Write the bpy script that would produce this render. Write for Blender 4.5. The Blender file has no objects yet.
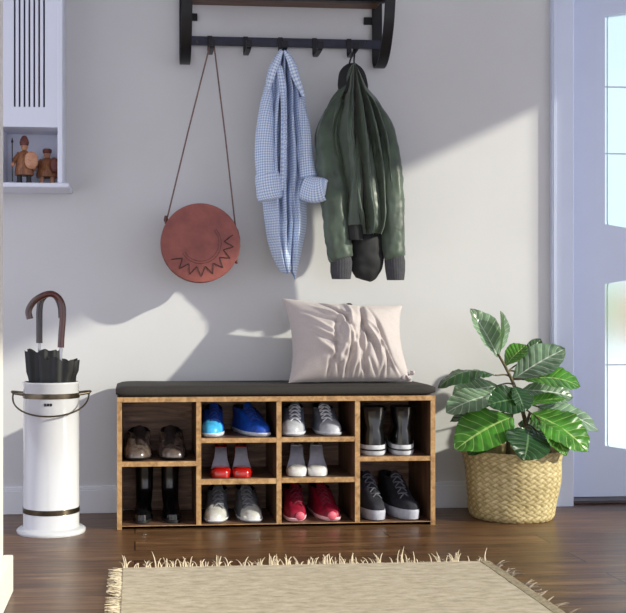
import bpy, bmesh, math, random
from mathutils import Vector, Matrix, noise
C = bpy.context.scene.collection
PI = math.pi
random.seed(7)

# ------------------------------------------------------------------ camera
TH = math.radians(4.9); F = 1086.0; CU, CV = 228.0, 320.0
CAM = Vector((0, -3.82, 0.673))
cam = bpy.data.cameras.new('camera'); camo = bpy.data.objects.new('camera', cam); C.objects.link(camo)
camo.location = CAM; camo.rotation_euler = (PI/2, 0, -TH)
cam.sensor_fit = 'HORIZONTAL'; cam.sensor_width = 36; cam.lens = 36*F/626
cam.shift_x = (313-CU)/626; cam.shift_y = (CV-306.5)/626; cam.clip_start = .02
bpy.context.scene.camera = camo

def at(u, v, y):
    """world point of a photo pixel on the vertical plane at depth y (back wall is y=0)"""
    a = TH + math.atan((u-CU)/F); dy = y - CAM.y
    X = math.tan(a)*dy; d = X*math.sin(TH) + dy*math.cos(TH)
    return Vector((X, y, CAM.z - (v-CV)/F*d))
def ux(u, y): return at(u, 320, y).x

# ------------------------------------------------------------------ helpers
class MB:
    def __init__(s): s.v = []; s.f = []; s.uv = {}; s.mi = []
    def face(s, idx, m=0): s.f.append(tuple(idx)); s.mi.append(m)
    def box(s, x0, x1, y0, y1, z0, z1, m=0, mf=None):
        b = len(s.v)
        s.v += [Vector(p) for p in ((x0,y0,z0),(x1,y0,z0),(x1,y1,z0),(x0,y1,z0),(x0,y0,z1),(x1,y0,z1),(x1,y1,z1),(x0,y1,z1))]
        for k, q in enumerate(((0,1,5,4),(1,2,6,5),(2,3,7,6),(3,0,4,7),(4,5,6,7),(3,2,1,0))):
            s.face([b+i for i in q], mf if (mf is not None and k == 0) else m)
        return s
    def prism_y(s, poly, y0, y1, m=0):      # polygon of (x,z)
        b = len(s.v); n = len(poly)
        s.v += [Vector((x, y0, z)) for x, z in poly] + [Vector((x, y1, z)) for x, z in poly]
        s.face(range(b, b+n), m); s.face(range(b+2*n-1, b+n-1, -1), m)
        for i in range(n): s.face((b+i, b+n+i, b+n+(i+1) % n, b+(i+1) % n), m)
        return s
    def loft(s, rings, cap0=True, cap1=True, closed=True, m=0):
        b = len(s.v); n = len(rings[0])
        for r in rings: s.v += [Vector(p) for p in r]
        for i in range(len(rings)-1):
            for j in range(n if closed else n-1):
                a = b+i*n+j; c = b+i*n+(j+1) % n
                s.face((a, c, c+n, a+n), m)
        if cap0: s.face([b+j for j in range(n)][::-1], m)
        if cap1: s.face([b+(len(rings)-1)*n+j for j in range(n)], m)
        return s
    def tube(s, path, r, n=8, cap=True, flat=1.0, up=None, m=0):
        path = [Vector(p) for p in path]; N = len(path)
        rs = r if isinstance(r, (list, tuple)) else [r]*N
        t = (path[1]-path[0]).normalized()
        ref = Vector(up) if up else (Vector((0,0,1)) if abs(t.z) < .8 else Vector((0,1,0)))
        nrm = (ref - t*ref.dot(t)).normalized(); rings = []
        for i in range(N):
            t = (path[min(i+1, N-1)]-path[max(i-1, 0)]).normalized()
            nrm = (nrm - t*nrm.dot(t)).normalized(); bn = t.cross(nrm)
            rings.append([path[i] + (nrm*math.cos(2*PI*k/n)*flat + bn*math.sin(2*PI*k/n))*rs[i] for k in range(n)])
        return s.loft(rings, cap, cap, m=m)
    def strap(s, path, w, th, side, m=0):   # flat bar along path; side = width direction
        path = [Vector(p) for p in path]; side = Vector(side).normalized(); rings = []
        for i, p in enumerate(path):
            t = (path[min(i+1, len(path)-1)]-path[max(i-1, 0)]).normalized(); nn = t.cross(side).normalized()
            rings.append([p+side*w/2+nn*th/2, p-side*w/2+nn*th/2, p-side*w/2-nn*th/2, p+side*w/2-nn*th/2])
        return s.loft(rings, m=m)
    def lathe(s, prof, c=(0,0,0), n=48, fn=None, cap0=False, cap1=False, m=0):
        c = Vector(c); rings = []
        for (r, z) in prof:
            rings.append([c+Vector(((r+(fn(2*PI*k/n, z) if fn else 0))*math.cos(2*PI*k/n), (r+(fn(2*PI*k/n, z) if fn else 0))*math.sin(2*PI*k/n), z)) for k in range(n)])
        return s.loft(rings, cap0, cap1, m=m)
    def grid(s, fn, nu, nv, m=0, flip=False):
        b = len(s.v)
        for j in range(nv+1):
            for i in range(nu+1):
                s.v.append(Vector(fn(i/nu, j/nv))); s.uv[len(s.v)-1] = (i/nu, j/nv)
        for j in range(nv):
            for i in range(nu):
                a = b+j*(nu+1)+i; q = (a, a+1, a+nu+2, a+nu+1)
                s.face(q[::-1] if flip else q, m)
        return s

def obj(name, mb, mats, parent=None, smooth=True, bevel=0, world=True, fixn=True, angle=40):
    me = bpy.data.meshes.new(name)
    off = parent.matrix_world.translation if (parent is not None and world) else Vector((0,0,0))
    if parent is not None and world:
        p = parent; off = Vector((0,0,0))
        while p is not None: off = off + p.location; p = p.parent
    me.from_pydata([tuple(p-off) for p in mb.v], [], mb.f)
    if not isinstance(mats, (list, tuple)): mats = [mats]
    for m in mats: me.materials.append(m)
    me.polygons.foreach_set('material_index', mb.mi)
    if mb.uv:
        l = me.uv_layers.new(name='UVMap')
        for lp in me.loops: l.data[lp.index].uv = mb.uv.get(lp.vertex_index, (0, 0))
    if fixn:
        bm = bmesh.new(); bm.from_mesh(me); bmesh.ops.recalc_face_normals(bm, faces=bm.faces); bm.to_mesh(me); bm.free()
    if smooth:
        me.polygons.foreach_set('use_smooth', [True]*len(me.polygons))
        me.set_sharp_from_angle(angle=math.radians(angle))
    o = bpy.data.objects.new(name, me); C.objects.link(o)
    if parent is not None: o.parent = parent
    if bevel:
        b = o.modifiers.new('bevel', 'BEVEL'); b.width = bevel; b.segments = 2; b.limit_method = 'ANGLE'; b.angle_limit = math.radians(50)
    return o
def tag(o, label, cat, group=None):
    o['label'] = label; o['category'] = cat
    if group: o['group'] = group
    return o
def thing(name, label, cat, loc=(0,0,0), rz=0, group=None):
    o = bpy.data.objects.new(name, None); C.objects.link(o); o.empty_display_size = .05
    o.location = loc; o.rotation_euler = (0,0,rz)
    return tag(o, label, cat, group)
def struct(name, mb, mats, parent=None, **k):
    o = obj(name, mb, mats, parent, **k)
    if parent is None: o['kind'] = 'structure'
    return o
def lerp(a, b, t): return a+(b-a)*t
def sst(a, b, x):
    t = max(0, min(1, (x-a)/(b-a))); return t*t*(3-2*t)
def interp(tab, x):
    """smooth interpolation of rows (key, values...)"""
    if x <= tab[0][0]: return tab[0][1:]
    for i in range(len(tab)-1):
        if x <= tab[i+1][0]:
            k0, k1 = tab[i][0], tab[i+1][0]; t = (x-k0)/(k1-k0)
            p0 = tab[max(i-1, 0)]; p3 = tab[min(i+2, len(tab)-1)]
            out = []
            for c in range(1, len(tab[i])):
                m0 = (tab[i+1][c]-p0[c])/max(1e-6, k1-p0[0])*(k1-k0); m1 = (p3[c]-tab[i][c])/max(1e-6, p3[0]-k0)*(k1-k0)
                h = t*t
                out.append((2*t*h-3*h+1)*tab[i][c]+(t*h-2*h+t)*m0+(3*h-2*t*h)*tab[i+1][c]+(t*h-h)*m1)
            return tuple(out)
    return tab[-1][1:]
def bez(p0, p1, p2, p3, n=12):
    p0, p1, p2, p3 = map(Vector, (p0, p1, p2, p3))
    return [p0*(1-t)**3+p1*3*t*(1-t)**2+p2*3*t*t*(1-t)+p3*t**3 for t in [i/n for i in range(n+1)]]
def poly_smooth(pts, n=6):
    pts = [Vector(p) for p in pts]; out = []
    for i in range(len(pts)-1):
        p0 = pts[max(i-1, 0)]; p1 = pts[i]; p2 = pts[i+1]; p3 = pts[min(i+2, len(pts)-1)]
        for k in range(n):
            t = k/n
            out.append(.5*((2*p1)+(p2-p0)*t+(2*p0-5*p1+4*p2-p3)*t*t+(3*p1-p0-3*p2+p3)*t**3))
    return out+[pts[-1]]
def nz(x, y, z, s=1): return noise.noise(Vector((x*s, y*s, z*s)))

# ------------------------------------------------------------------ materials
def s2l(c):
    return tuple((x/12.92 if x <= .04045 else ((x+.055)/1.055)**2.4) for x in [v/255 for v in c])
class NT:
    def __init__(s, name):
        s.m = bpy.data.materials.new(name); s.m.use_nodes = True; s.t = s.m.node_tree
        s.b = s.t.nodes['Principled BSDF']
    def n(s, typ, **k):
        nd = s.t.nodes.new(typ)
        for a, v in k.items():
            if a[0] == '_': setattr(nd, a[1:], v)
            else: nd.inputs[a.replace('__', ' ')].default_value = v
        return nd
    def l(s, a, b): s.t.links.new(a, b)
    def coord(s, scale=(1,1,1), rot=(0,0,0), kind='Object'):
        tc = s.n('ShaderNodeTexCoord'); mp = s.n('ShaderNodeMapping')
        mp.inputs['Scale'].default_value = scale; mp.inputs['Rotation'].default_value = rot
        s.l(tc.outputs[kind], mp.inputs[0]); return mp.outputs[0]
    def ramp(s, src, stops, interp='LINEAR'):
        r = s.n('ShaderNodeValToRGB'); r.color_ramp.interpolation = interp
        e = r.color_ramp.elements
        while len(e) < len(stops): e.new(.5)
        for i, (p, c) in enumerate(stops): e[i].position = p; e[i].color = (*s2l(c), 1)
        s.l(src, r.inputs[0]); return r.outputs[0]
    def bump(s, src, strength=.3, dist=.002):
        b = s.n('ShaderNodeBump'); b.inputs['Strength'].default_value = strength; b.inputs['Distance'].default_value = dist
        s.l(src, b.inputs['Height']); s.l(b.outputs[0], s.b.inputs['Normal']); return b
    def math(s, op, a, b=None):
        m = s.n('ShaderNodeMath', _operation=op)
        for i, x in enumerate((a, b)):
            if x is None: continue
            if isinstance(x, (int, float)): m.inputs[i].default_value = x
            else: s.l(x, m.inputs[i])
        return m.outputs[0]
def mat(name, col, rough=.5, var=.12, scale=20, metal=0, bump=0, bscale=60, stretch=(1,1,1), coat=0, spec=.5, sheen=0):
    k = NT(name); co = k.coord(stretch)
    ns = k.n('ShaderNodeTexNoise', Scale=scale, Detail=5.0); k.l(co, ns.inputs['Vector'])
    lo = tuple(max(0, c*(1-var)) for c in col); hi = tuple(min(255, c*(1+var)) for c in col)
    k.l(k.ramp(ns.outputs[0], [(.3, lo), (.7, hi)]), k.b.inputs['Base Color'])
    k.b.inputs['Roughness'].default_value = rough; k.b.inputs['Metallic'].default_value = metal
    k.b.inputs['Coat Weight'].default_value = coat; k.b.inputs['Coat Roughness'].default_value = .12
    k.b.inputs['Specular IOR Level'].default_value = spec
    if sheen: k.b.inputs['Sheen Weight'].default_value = sheen
    if bump:
        n2 = k.n('ShaderNodeTexNoise', Scale=bscale, Detail=4.0); k.l(co, n2.inputs['Vector']); k.bump(n2.outputs[0], bump)
    return k.m
def wood(name, cols, stretch, scale=9, rough=.5, bump=.15):
    k = NT(name); co = k.coord(stretch)
    n1 = k.n('ShaderNodeTexNoise', Scale=scale, Detail=8.0, Roughness=.65, Distortion=.8); k.l(co, n1.inputs['Vector'])
    c = k.ramp(n1.outputs[0], [(.3, cols[0]), (.5, cols[1]), (.72, cols[2])])
    k.l(c, k.b.inputs['Base Color']); k.b.inputs['Roughness'].default_value = rough; k.bump(n1.outputs[0], bump, .001)
    return k.m

M = {}
M['wall'] = mat('plaster_wall', (208,208,210), .9, .012, 3, bump=.06, bscale=90)
M['white'] = mat('white_paint', (226,228,234), .45, .01, 4)
M['trimwhite'] = mat('warm_white_paint', (238,236,230), .4, .01, 4)
M['door'] = mat('pale_blue_paint', (214,223,246), .4, .012, 4)
M['cab'] = mat('cool_white_cabinet', (222,226,240), .5, .012, 4)
M['ceil'] = mat('ceiling_paint', (185,185,188), .9, .01, 4)
M['black_metal'] = mat('matte_black_metal', (24,23,28), .42, .15, 40, metal=.3)
M['blue_metal'] = mat('blue_black_metal', (42,44,60), .45, .1, 40, metal=.2)
M['bronze'] = mat('dark_bronze', (92,82,68), .3, .2, 30, metal=.9)
M['enamel'] = mat('white_enamel', (206,207,212), .16, .01, 5, coat=.6)
M['cushion'] = mat('charcoal_brown_cushion_fabric', (42,38,36), .8, .12, 300, bump=.2, bscale=900)
M['black_fabric'] = mat('black_ripstop', (13,14,16), .55, .3, 60, bump=.15, bscale=200)
M['brown_handle'] = mat('polished_brown_wood', (72,34,28), .22, .35, 40, stretch=(1,1,.2), coat=.5)
M['black_handle'] = mat('polished_dark_wood', (38,24,24), .22, .35, 40, coat=.5)
M['soil'] = mat('soil', (46,34,26), .95, .4, 60, bump=.8, bscale=120)
M['stem'] = mat('brown_green_stem', (84,74,50), .7, .3, 60)
M['purse_edge'] = mat('purse_edge_leather', (84,44,40), .5, .2, 50)
M['strap'] = mat('thin_strap_leather', (108,84,78), .6, .15, 60)
M['tool'] = mat('tooled_line_leather', (62,30,26), .6, .1, 60)
M['rustic_v'] = wood('rustic_brown_vertical', ((44,29,23),(92,64,46),(140,102,72)), (9,9,1.1), 5)
M['rustic_h'] = wood('rustic_brown_horizontal', ((50,34,28),(100,72,56),(150,114,86)), (1.1,9,9), 5)
M['edge'] = wood('sunlit_brown_edge', ((130,96,60),(178,138,92),(208,172,124)), (5,5,5), 9, .5)  # sunlight on the bench's front edges put into a lighter wood colour
M['rustic_b'] = wood('rustic_brown_back_lightened', ((84,60,50),(142,108,88),(196,156,126)), (1.1,9,9), 5)  # lighter copy of the brown wood; brightness painted in where sun misses
M['shelfwood'] = wood('rack_board_brown', ((66,44,34),(98,70,54),(126,96,76)), (1,9,9), 6)
M['figwood'] = wood('figurine_dark_wood', ((86,50,30),(134,84,50),(166,112,72)), (30,30,8), 6)
M['figlight'] = wood('figurine_light_wood', ((160,108,80),(186,134,104),(206,156,124)), (10,10,30), 6)
M['fighat'] = mat('figurine_red_brown', (96,46,36), .5, .25, 80)
M['figleg'] = mat('figurine_black', (34,30,34), .5, .2, 80)
M['rubber_white'] = mat('white_rubber_sole', (206,208,216), .5, .06, 60)
M['rubber_black'] = mat('black_rubber', (20,20,22), .5, .2, 60)
M['dark_lining'] = mat('dark_lining', (22,20,22), .8, .2, 60)
M['rib'] = mat('rib_knit_charcoal', (62,62,68), .85, .1, 60)
M['lining'] = mat('black_jacket_lining', (20,21,24), .75, .3, 40)
M['rugfringe'] = mat('rug_fringe_yarn', (206,192,168), .9, .12, 90)
M['rugband'] = mat('rug_border_band', (150,138,114), .95, .15, 120, bump=.5, bscale=400)
M['terracotta'] = mat('terracotta', (226,176,140), .8, .1, 8)
M['shrub'] = mat('shrub_green', (158,186,140), .8, .2, 9)
M['patio'] = mat('pale_patio', (235,230,235), .9, .03, 4)
M['stone'] = mat('white_garden_wall', (245,238,242), .9, .03, 4)

def floor_mat():
    k = NT('wood_plank_floor'); co = k.coord((1,1,1))
    br = k.n('ShaderNodeTexBrick', Scale=1.0)
    br.offset = .37; br.inputs['Color1'].default_value = (0,0,0,1); br.inputs['Color2'].default_value = (1,1,1,1); br.inputs['Mortar'].default_value = (.5,.5,.5,1)
    br.inputs['Mortar Size'].default_value = .0022; br.inputs['Brick Width'].default_value = 1.25; br.inputs['Row Height'].default_value = .128
    k.l(co, br.inputs['Vector'])
    mp = k.n('ShaderNodeMapping'); mp.inputs['Scale'].default_value = (1.3, 13, 1); k.l(co, mp.inputs[0])
    va = k.n('ShaderNodeVectorMath', _operation='ADD'); k.l(mp.outputs[0], va.inputs[0])
    sc = k.n('ShaderNodeVectorMath', _operation='SCALE'); k.l(br.outputs[0], sc.inputs[0]); sc.inputs['Scale'].default_value = 7.0
    k.l(sc.outputs[0], va.inputs[1])
    n1 = k.n('ShaderNodeTexNoise', Scale=2.6, Detail=9.0, Roughness=.62, Distortion=1.1); k.l(va.outputs[0], n1.inputs['Vector'])
    c = k.ramp(n1.outputs[0], [(.25, (56,38,26)), (.48, (94,66,44)), (.6, (114,84,56)), (.78, (142,112,82))])
    hv = k.n('ShaderNodeHueSaturation'); k.l(c, hv.inputs['Color'])
    val = k.math('ADD', k.math('MULTIPLY', br.outputs[0], .35), .76); k.l(val, hv.inputs['Value'])
    mx = k.n('ShaderNodeMix', _data_type='RGBA'); k.l(br.outputs['Fac'], mx.inputs[0]); k.l(hv.outputs[0], mx.inputs[6]); mx.inputs[7].default_value = (*s2l((40,26,20)), 1)
    k.l(mx.outputs[2], k.b.inputs['Base Color'])
    k.b.inputs['Roughness'].default_value = .34; k.b.inputs['Specular IOR Level'].default_value = .3
    h = k.math('SUBTRACT', k.math('MULTIPLY', n1.outputs[0], .3), br.outputs['Fac']); k.bump(h, .25, .002)
    return k.m
M['floor'] = floor_mat()

def rug_mat():
    k = NT('woven_beige_rug'); co = k.coord((1,1,1))
    a = k.n('ShaderNodeTexNoise', Scale=1.0, Detail=6.0, Roughness=.7); mp = k.n('ShaderNodeMapping'); mp.inputs['Scale'].default_value = (22, 48, 1); k.l(co, mp.inputs[0]); k.l(mp.outputs[0], a.inputs['Vector'])
    w = k.n('ShaderNodeTexWave', Scale=70.0, Distortion=2.0, Detail=2.0); w.bands_direction = 'Y'; k.l(co, w.inputs['Vector'])
    s = k.math('ADD', k.math('MULTIPLY', a.outputs[0], .9), k.math('MULTIPLY', w.outputs[1], .1))
    k.l(k.ramp(s, [(.28, (150,138,118)), (.5, (186,174,152)), (.72, (210,199,180))]), k.b.inputs['Base Color'])
    k.b.inputs['Roughness'].default_value = .95; k.bump(s, .6, .004); return k.m
M['rug'] = rug_mat()

def gingham():
    k = NT('blue_white_gingham'); tc = k.n('ShaderNodeTexCoord'); sp = k.n('ShaderNodeSeparateXYZ'); k.l(tc.outputs['UV'], sp.inputs[0])
    def band(o):
        fr = k.math('FRACT', k.math('MULTIPLY', o, 1.0)); return k.math('GREATER_THAN', fr, .5)
    s = k.math('ADD', band(sp.outputs[0]), band(sp.outputs[1])); s = k.math('MULTIPLY', s, .5)
    c = k.ramp(s, [(0, (226,234,246)), (.5, (186,202,230)), (1, (144,168,212))])
    k.l(c, k.b.inputs['Base Color']); k.b.inputs['Roughness'].default_value = .85; return k.m
M['gingham'] = gingham()

def jacket_mat():
    k = NT('olive_nylon'); co = k.coord((1,1,1))
    n1 = k.n('ShaderNodeTexNoise', Scale=14.0, Detail=5.0, Distortion=.6); k.l(co, n1.inputs['Vector'])
    k.l(k.ramp(n1.outputs[0], [(.3, (52,64,54)), (.7, (74,90,74))]), k.b.inputs['Base Color'])
    k.b.inputs['Roughness'].default_value = .42; k.b.inputs['Sheen Weight'].default_value = .3; k.bump(n1.outputs[0], .5, .006); return k.m
M['olive'] = jacket_mat()

def leather_purse():
    k = NT('red_brown_tooled_leather'); co = k.coord((1,1,1))
    n1 = k.n('ShaderNodeTexNoise', Scale=22.0, Detail=6.0); k.l(co, n1.inputs['Vector'])
    k.l(k.ramp(n1.outputs[0], [(.25, (118,60,58)), (.75, (152,84,74))]), k.b.inputs['Base Color'])
    v = k.n('ShaderNodeTexVoronoi', Scale=260.0); k.l(co, v.inputs['Vector'])
    k.b.inputs['Roughness'].default_value = .5; k.bump(v.outputs[0], .25, .001); return k.m
M['purse'] = leather_purse()

def pillow_mat():
    k = NT('greige_linen'); co = k.coord((1,1,1))
    n1 = k.n('ShaderNodeTexNoise', Scale=500.0, Detail=2.0); k.l(co, n1.inputs['Vector'])
    k.l(k.ramp(n1.outputs[0], [(.3, (178,168,168)), (.7, (196,187,186))]), k.b.inputs['Base Color'])
    k.b.inputs['Roughness'].default_value = .85; k.b.inputs['Sheen Weight'].default_value = .2; k.bump(n1.outputs[0], .15, .001); return k.m
M['pillow'] = pillow_mat()

def basket_mat():
    k = NT('woven_palm_basket'); tc = k.n('ShaderNodeTexCoord'); mp = k.n('ShaderNodeMapping'); k.l(tc.outputs['Object'], mp.inputs[0])
    n1 = k.n('ShaderNodeTexNoise', Scale=38.0, Detail=4.0); k.l(mp.outputs[0], n1.inputs['Vector'])
    at_ = k.n('ShaderNodeAttribute'); at_.attribute_name = 'weave'
    s = k.math('ADD', k.math('MULTIPLY', n1.outputs[0], .55), k.math('MULTIPLY', at_.outputs['Fac'], .45))
    k.l(k.ramp(s, [(.2, (120,104,66)), (.42, (170,152,106)), (.6, (196,178,130)), (.8, (220,206,164))]), k.b.inputs['Base Color'])
    k.b.inputs['Roughness'].default_value = .6; k.bump(n1.outputs[0], .3, .003); return k.m
M['basket'] = basket_mat()

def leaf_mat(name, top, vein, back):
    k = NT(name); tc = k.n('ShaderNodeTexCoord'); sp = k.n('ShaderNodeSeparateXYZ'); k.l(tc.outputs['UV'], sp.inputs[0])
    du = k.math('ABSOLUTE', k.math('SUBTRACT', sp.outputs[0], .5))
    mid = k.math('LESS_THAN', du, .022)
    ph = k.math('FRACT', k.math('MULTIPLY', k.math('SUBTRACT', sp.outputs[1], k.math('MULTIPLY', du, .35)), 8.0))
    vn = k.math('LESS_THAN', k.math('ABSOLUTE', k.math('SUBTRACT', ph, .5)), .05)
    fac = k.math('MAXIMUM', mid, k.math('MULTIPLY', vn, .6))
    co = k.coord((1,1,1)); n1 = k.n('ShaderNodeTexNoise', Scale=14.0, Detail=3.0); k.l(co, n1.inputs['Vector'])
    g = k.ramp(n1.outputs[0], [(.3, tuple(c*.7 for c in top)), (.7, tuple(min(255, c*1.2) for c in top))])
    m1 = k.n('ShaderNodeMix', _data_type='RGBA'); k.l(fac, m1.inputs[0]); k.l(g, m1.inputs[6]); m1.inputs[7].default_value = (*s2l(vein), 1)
    geo = k.n('ShaderNodeNewGeometry')
    m2 = k.n('ShaderNodeMix', _data_type='RGBA'); k.l(geo.outputs['Backfacing'], m2.inputs[0]); k.l(m1.outputs[2], m2.inputs[6]); m2.inputs[7].default_value = (*s2l(back), 1)
    k.l(m2.outputs[2], k.b.inputs['Base Color']); k.b.inputs['Roughness'].default_value = .27
    pb = k.math('MULTIPLY', k.math('ABSOLUTE', k.math('SUBTRACT', ph, .5)), 2.0); k.bump(pb, .5, .004)
    tr = k.n('ShaderNodeBsdfTranslucent'); tr.inputs[0].default_value = (*s2l((120,170,60)), 1)
    mx = k.n('ShaderNodeMixShader'); mx.inputs[0].default_value = .14
    out = k.t.nodes['Material Output']; k.l(k.b.outputs[0], mx.inputs[1]); k.l(tr.outputs[0], mx.inputs[2]); k.l(mx.outputs[0], out.inputs[0]); return k.m
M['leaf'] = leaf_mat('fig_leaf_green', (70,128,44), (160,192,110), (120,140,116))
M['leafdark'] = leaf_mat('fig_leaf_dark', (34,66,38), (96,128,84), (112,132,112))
M['leafglare'] = leaf_mat('fig_leaf_pale_glare', (112,138,112), (206,218,204), (136,154,134))  # pale leaf; lighter tone and whitish veins stand in for sun glare

def glass_mat():
    k = NT('slightly_frosted_glass'); t = k.t
    gl = k.n('ShaderNodeBsdfGlossy'); gl.inputs['Roughness'].default_value = .1
    rf = k.n('ShaderNodeBsdfRefraction'); rf.inputs['Roughness'].default_value = .3; rf.inputs['IOR'].default_value = 1.3; rf.inputs['Color'].default_value = (.80,.9,.89,1)
    mx = k.n('ShaderNodeMixShader'); mx.inputs[0].default_value = .05
    k.l(rf.outputs[0], mx.inputs[1]); k.l(gl.outputs[0], mx.inputs[2]); k.l(mx.outputs[0], t.nodes['Material Output'].inputs[0]); return k.m
M['glass'] = glass_mat()

# ------------------------------------------------------------------ setting
XR = 2.85; XL = -1.6; YF = -5.2; HC = 2.55
struct('floor', MB().box(XL, XR, YF, .16, -.06, 0), M['floor'], smooth=False)
struct('ceiling', MB().box(XL, XR, YF, .16, HC, HC+.08), M['ceil'], smooth=False)
cas0 = ux(552, -.02); cas1 = ux(573.5, -.02); dR = 2.50      # door casing, door right edge
w = MB().box(XL, cas0+.02, 0, .16, 0, HC); w.box(cas0+.02, XR, 0, .16, 2.1, HC); w.box(dR+.05, XR, 0, .16, 0, 2.1)
struct('wall_back', w, M['wall'], smooth=False)
w = MB().box(XR, XR+.12, YF, .16, 2.16, HC); w.box(XR, XR+.12, -.70, .16, 0, 2.16)
struct('wall_right', w, M['wall'], smooth=False)
struct('wall_left', MB().box(-.46, -.325, YF, -1.095, 0, HC), M['trimwhite'], smooth=False)
struct('baseboard_left', MB().box(-.325, -.3, YF, -1.095, 0, .092), M['trimwhite'], bevel=.003)
bb = MB().box(XL, cas0, -.016, 0, .0, .082); bb.box(XL, cas0, -.011, 0, .082, .095)
struct('baseboard_back', bb, M['white'], bevel=.002)
# door casing (trim) : outer moulding, inner reveal
t = MB().box(cas0, cas1, -.022, .0, 0, 2.16); t.box(cas0+.004, cas0+.016, -.025, -.022, 0, 2.16); t.box(cas0+.02, cas1, 0, .1, 0, 2.1)
struct('trim_1', t, M['door'], bevel=.003)
t = MB().box(cas1, dR+.05, -.03, .0, 2.1, 2.16); t.box(dR, dR+.06, -.03, .1, 0, 2.1)
struct('trim_2', t, M['door'], bevel=.003)
struct('trim_3', MB().box(cas1, dR, .02, .16, 0, .012), mat('dark_threshold', (60,48,48), .4, .2, 20), bevel=.003)
# glazed door
DY = .10
def dz(v): return at(610, v, DY).z
dL = ux(574, DY); pL = ux(605, DY); pR = dR-(pL-dL)
door = thing('door_1', 'pale blue door', 'door', (dL, DY, .014)); del door['label']; del door['category']; door['kind'] = 'structure'
pm = (pL+pR)/2
def arch(z0, rise, n=16, rev=False):
    a = [(lerp(pL, pR, i/n), z0+rise*(1-abs(2*i/n-1)**2.2)) for i in range(n+1)]
    return a[::-1] if rev else a
zt, zb, lt, lb = dz(16), dz(224), dz(284), dz(446)
d = MB().box(dL, pL, DY, DY+.045, .014, 2.09); d.box(pR, dR, DY, DY+.045, .014, 2.09)
RI = .028
d.prism_y(arch(zt, RI)+[(pR, 2.09), (pL, 2.09)], DY, DY+.045)
d.prism_y(arch(lt, RI)+arch(zb, -RI, rev=True), DY, DY+.045)
d.prism_y([(pL, .014), (pR, .014)]+arch(lb, -RI, rev=True), DY, DY+.045)
obj('door_frame', d, M['door'], door, angle=30)
for (z0, z1, vs) in ((zb, zt, (86, 153)), (lb, lt, (365,))):
    g = MB().prism_y(arch(z0, -RI)+arch(z1, RI, rev=True), DY+.02, DY+.024)
    gp = obj('pane', g, M['glass'], door, smooth=False)
    m_ = MB()
    for v in vs: m_.box(pL, pR, DY+.012, DY+.02, dz(v)-.002, dz(v)+.002)
    i0 = .016; pts = []
    for (sx, sz) in ((0,0),(1,0),(1,1),(0,1)):
        cx = (pL+i0+.03) if sx == 0 else (pR-i0-.03); cz = (z0+.012-.03+.03) if sz == 0 else (z1-.012)
        for k in range(5):
            a = {(0,0): PI, (1,0): 1.5*PI, (1,1): 0, (0,1): .5*PI}[(sx, sz)] + k/4*PI/2
            pts.append((cx+.03*math.cos(a), DY+.016, cz+.03*math.sin(a)))
    pts.append(pts[0]); m_.tube(pts, .0022, 6)
    obj('glazing_bar', m_, mat('grey_lead_line', (214,224,236), .5, .05), door)
# outdoors beyond the door
struct('ground_outside', MB().box(-6, 14, .3, 16, -.1, -.04), M['patio'], smooth=False)
gy = 3.0
gw0 = at(600, 347, gy)
struct('wall_garden', MB().box(gw0.x-3, gw0.x+6, gy-.3, gy+.7, -.04, gw0.z), M['stone'], smooth=False)
sp = at(608, 347, gy); sh = thing('garden_shrub', 'round green shrub on the white garden wall outside the door', 'shrub', (sp.x, gy+.35, gw0.z))
def blob(c, r, sx, sy, sz, seed, amp=.25, n=26):
    mb = MB(); rings = []
    for i in range(1, n):
        ph = PI*i/n; ring = []
        for j in range(n*2):
            th = PI*j/n; dr = Vector((math.sin(ph)*math.cos(th), math.sin(ph)*math.sin(th), -math.cos(ph)))
            k = 1+amp*noise.noise(dr*2.6+Vector((seed, 0, 0)))+amp*.6*noise.noise(dr*9+Vector((seed, 3, 0)))
            ring.append(Vector(c)+Vector((dr.x*sx, dr.y*sy, dr.z*sz))*r*k)
        rings.append(ring)
    return mb.loft(rings)
obj('foliage', blob((sp.x-.02, gy+.35, gw0.z+.26), .2, .8, .8, 1.1, 2), M['shrub'], sh)
obj('trunk', MB().tube([(sp.x, gy+.35, gw0.z), (sp.x, gy+.35, gw0.z+.15)], .025), M['stem'], sh)
up = at(624, 347, gy)
ur = thing('terracotta_urn', 'orange terracotta urn on the white garden wall outside the door', 'urn', (up.x, gy-.12, gw0.z))
obj('urn_body', MB().lathe([(.06,0),(.07,.02),(.1,.1),(.13,.2),(.12,.3),(.07,.36),(.075,.4),(.09,.42),(.07,.42),(.06,.36)], (up.x, gy-.12, gw0.z), 32, cap0=True), M['terracotta'], ur)

# ------------------------------------------------------------------ storage bench
BY0, BY1 = -.32, -.03        # front / back of the carcass
bx = lambda u: ux(u, BY0)
def bz(v, u=276): return at(u, v, BY0).z
X0, X1 = bx(117), bx(435.3); TH_ = .0155
zb0, zb1 = 0.004, bz(523.5); zt1, zt0 = bz(396.3), bz(401.3)
bench = thing('storage_bench', 'rustic brown cubby shoe bench with charcoal seat cushion against the wall', 'shoe bench', ((X0+X1)/2, -.17, 0))
EM = [M['rustic_v'], M['edge']]; EH = [M['rustic_h'], M['edge']]
obj('bottom_panel', MB().box(X0+TH_, X1-TH_, BY0, BY1, zb0+.006, zb1, mf=1), EH, bench, smooth=False)
obj('top_panel', MB().box(X0, X1, BY0-.002, BY1, zt0, zt1, mf=1), EH, bench, smooth=False)
for a in (X0, X1-TH_): obj('side_panel', MB().box(a, a+TH_, BY0, BY1, 0, zt0, mf=1), EM, bench, smooth=False)
div = [(bx(196.3), bx(201.2)), (bx(276.6), bx(281.5)), (bx(355), bx(360))]
for a, b in div: obj('divider', MB().box(a, b, BY0, BY1, zb1, zt0, mf=1), EM, bench, smooth=False)
cells = [(X0+TH_, div[0][0]), (div[0][1], div[1][0]), (div[1][1], div[2][0]), (div[2][1], X1-TH_)]
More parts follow.
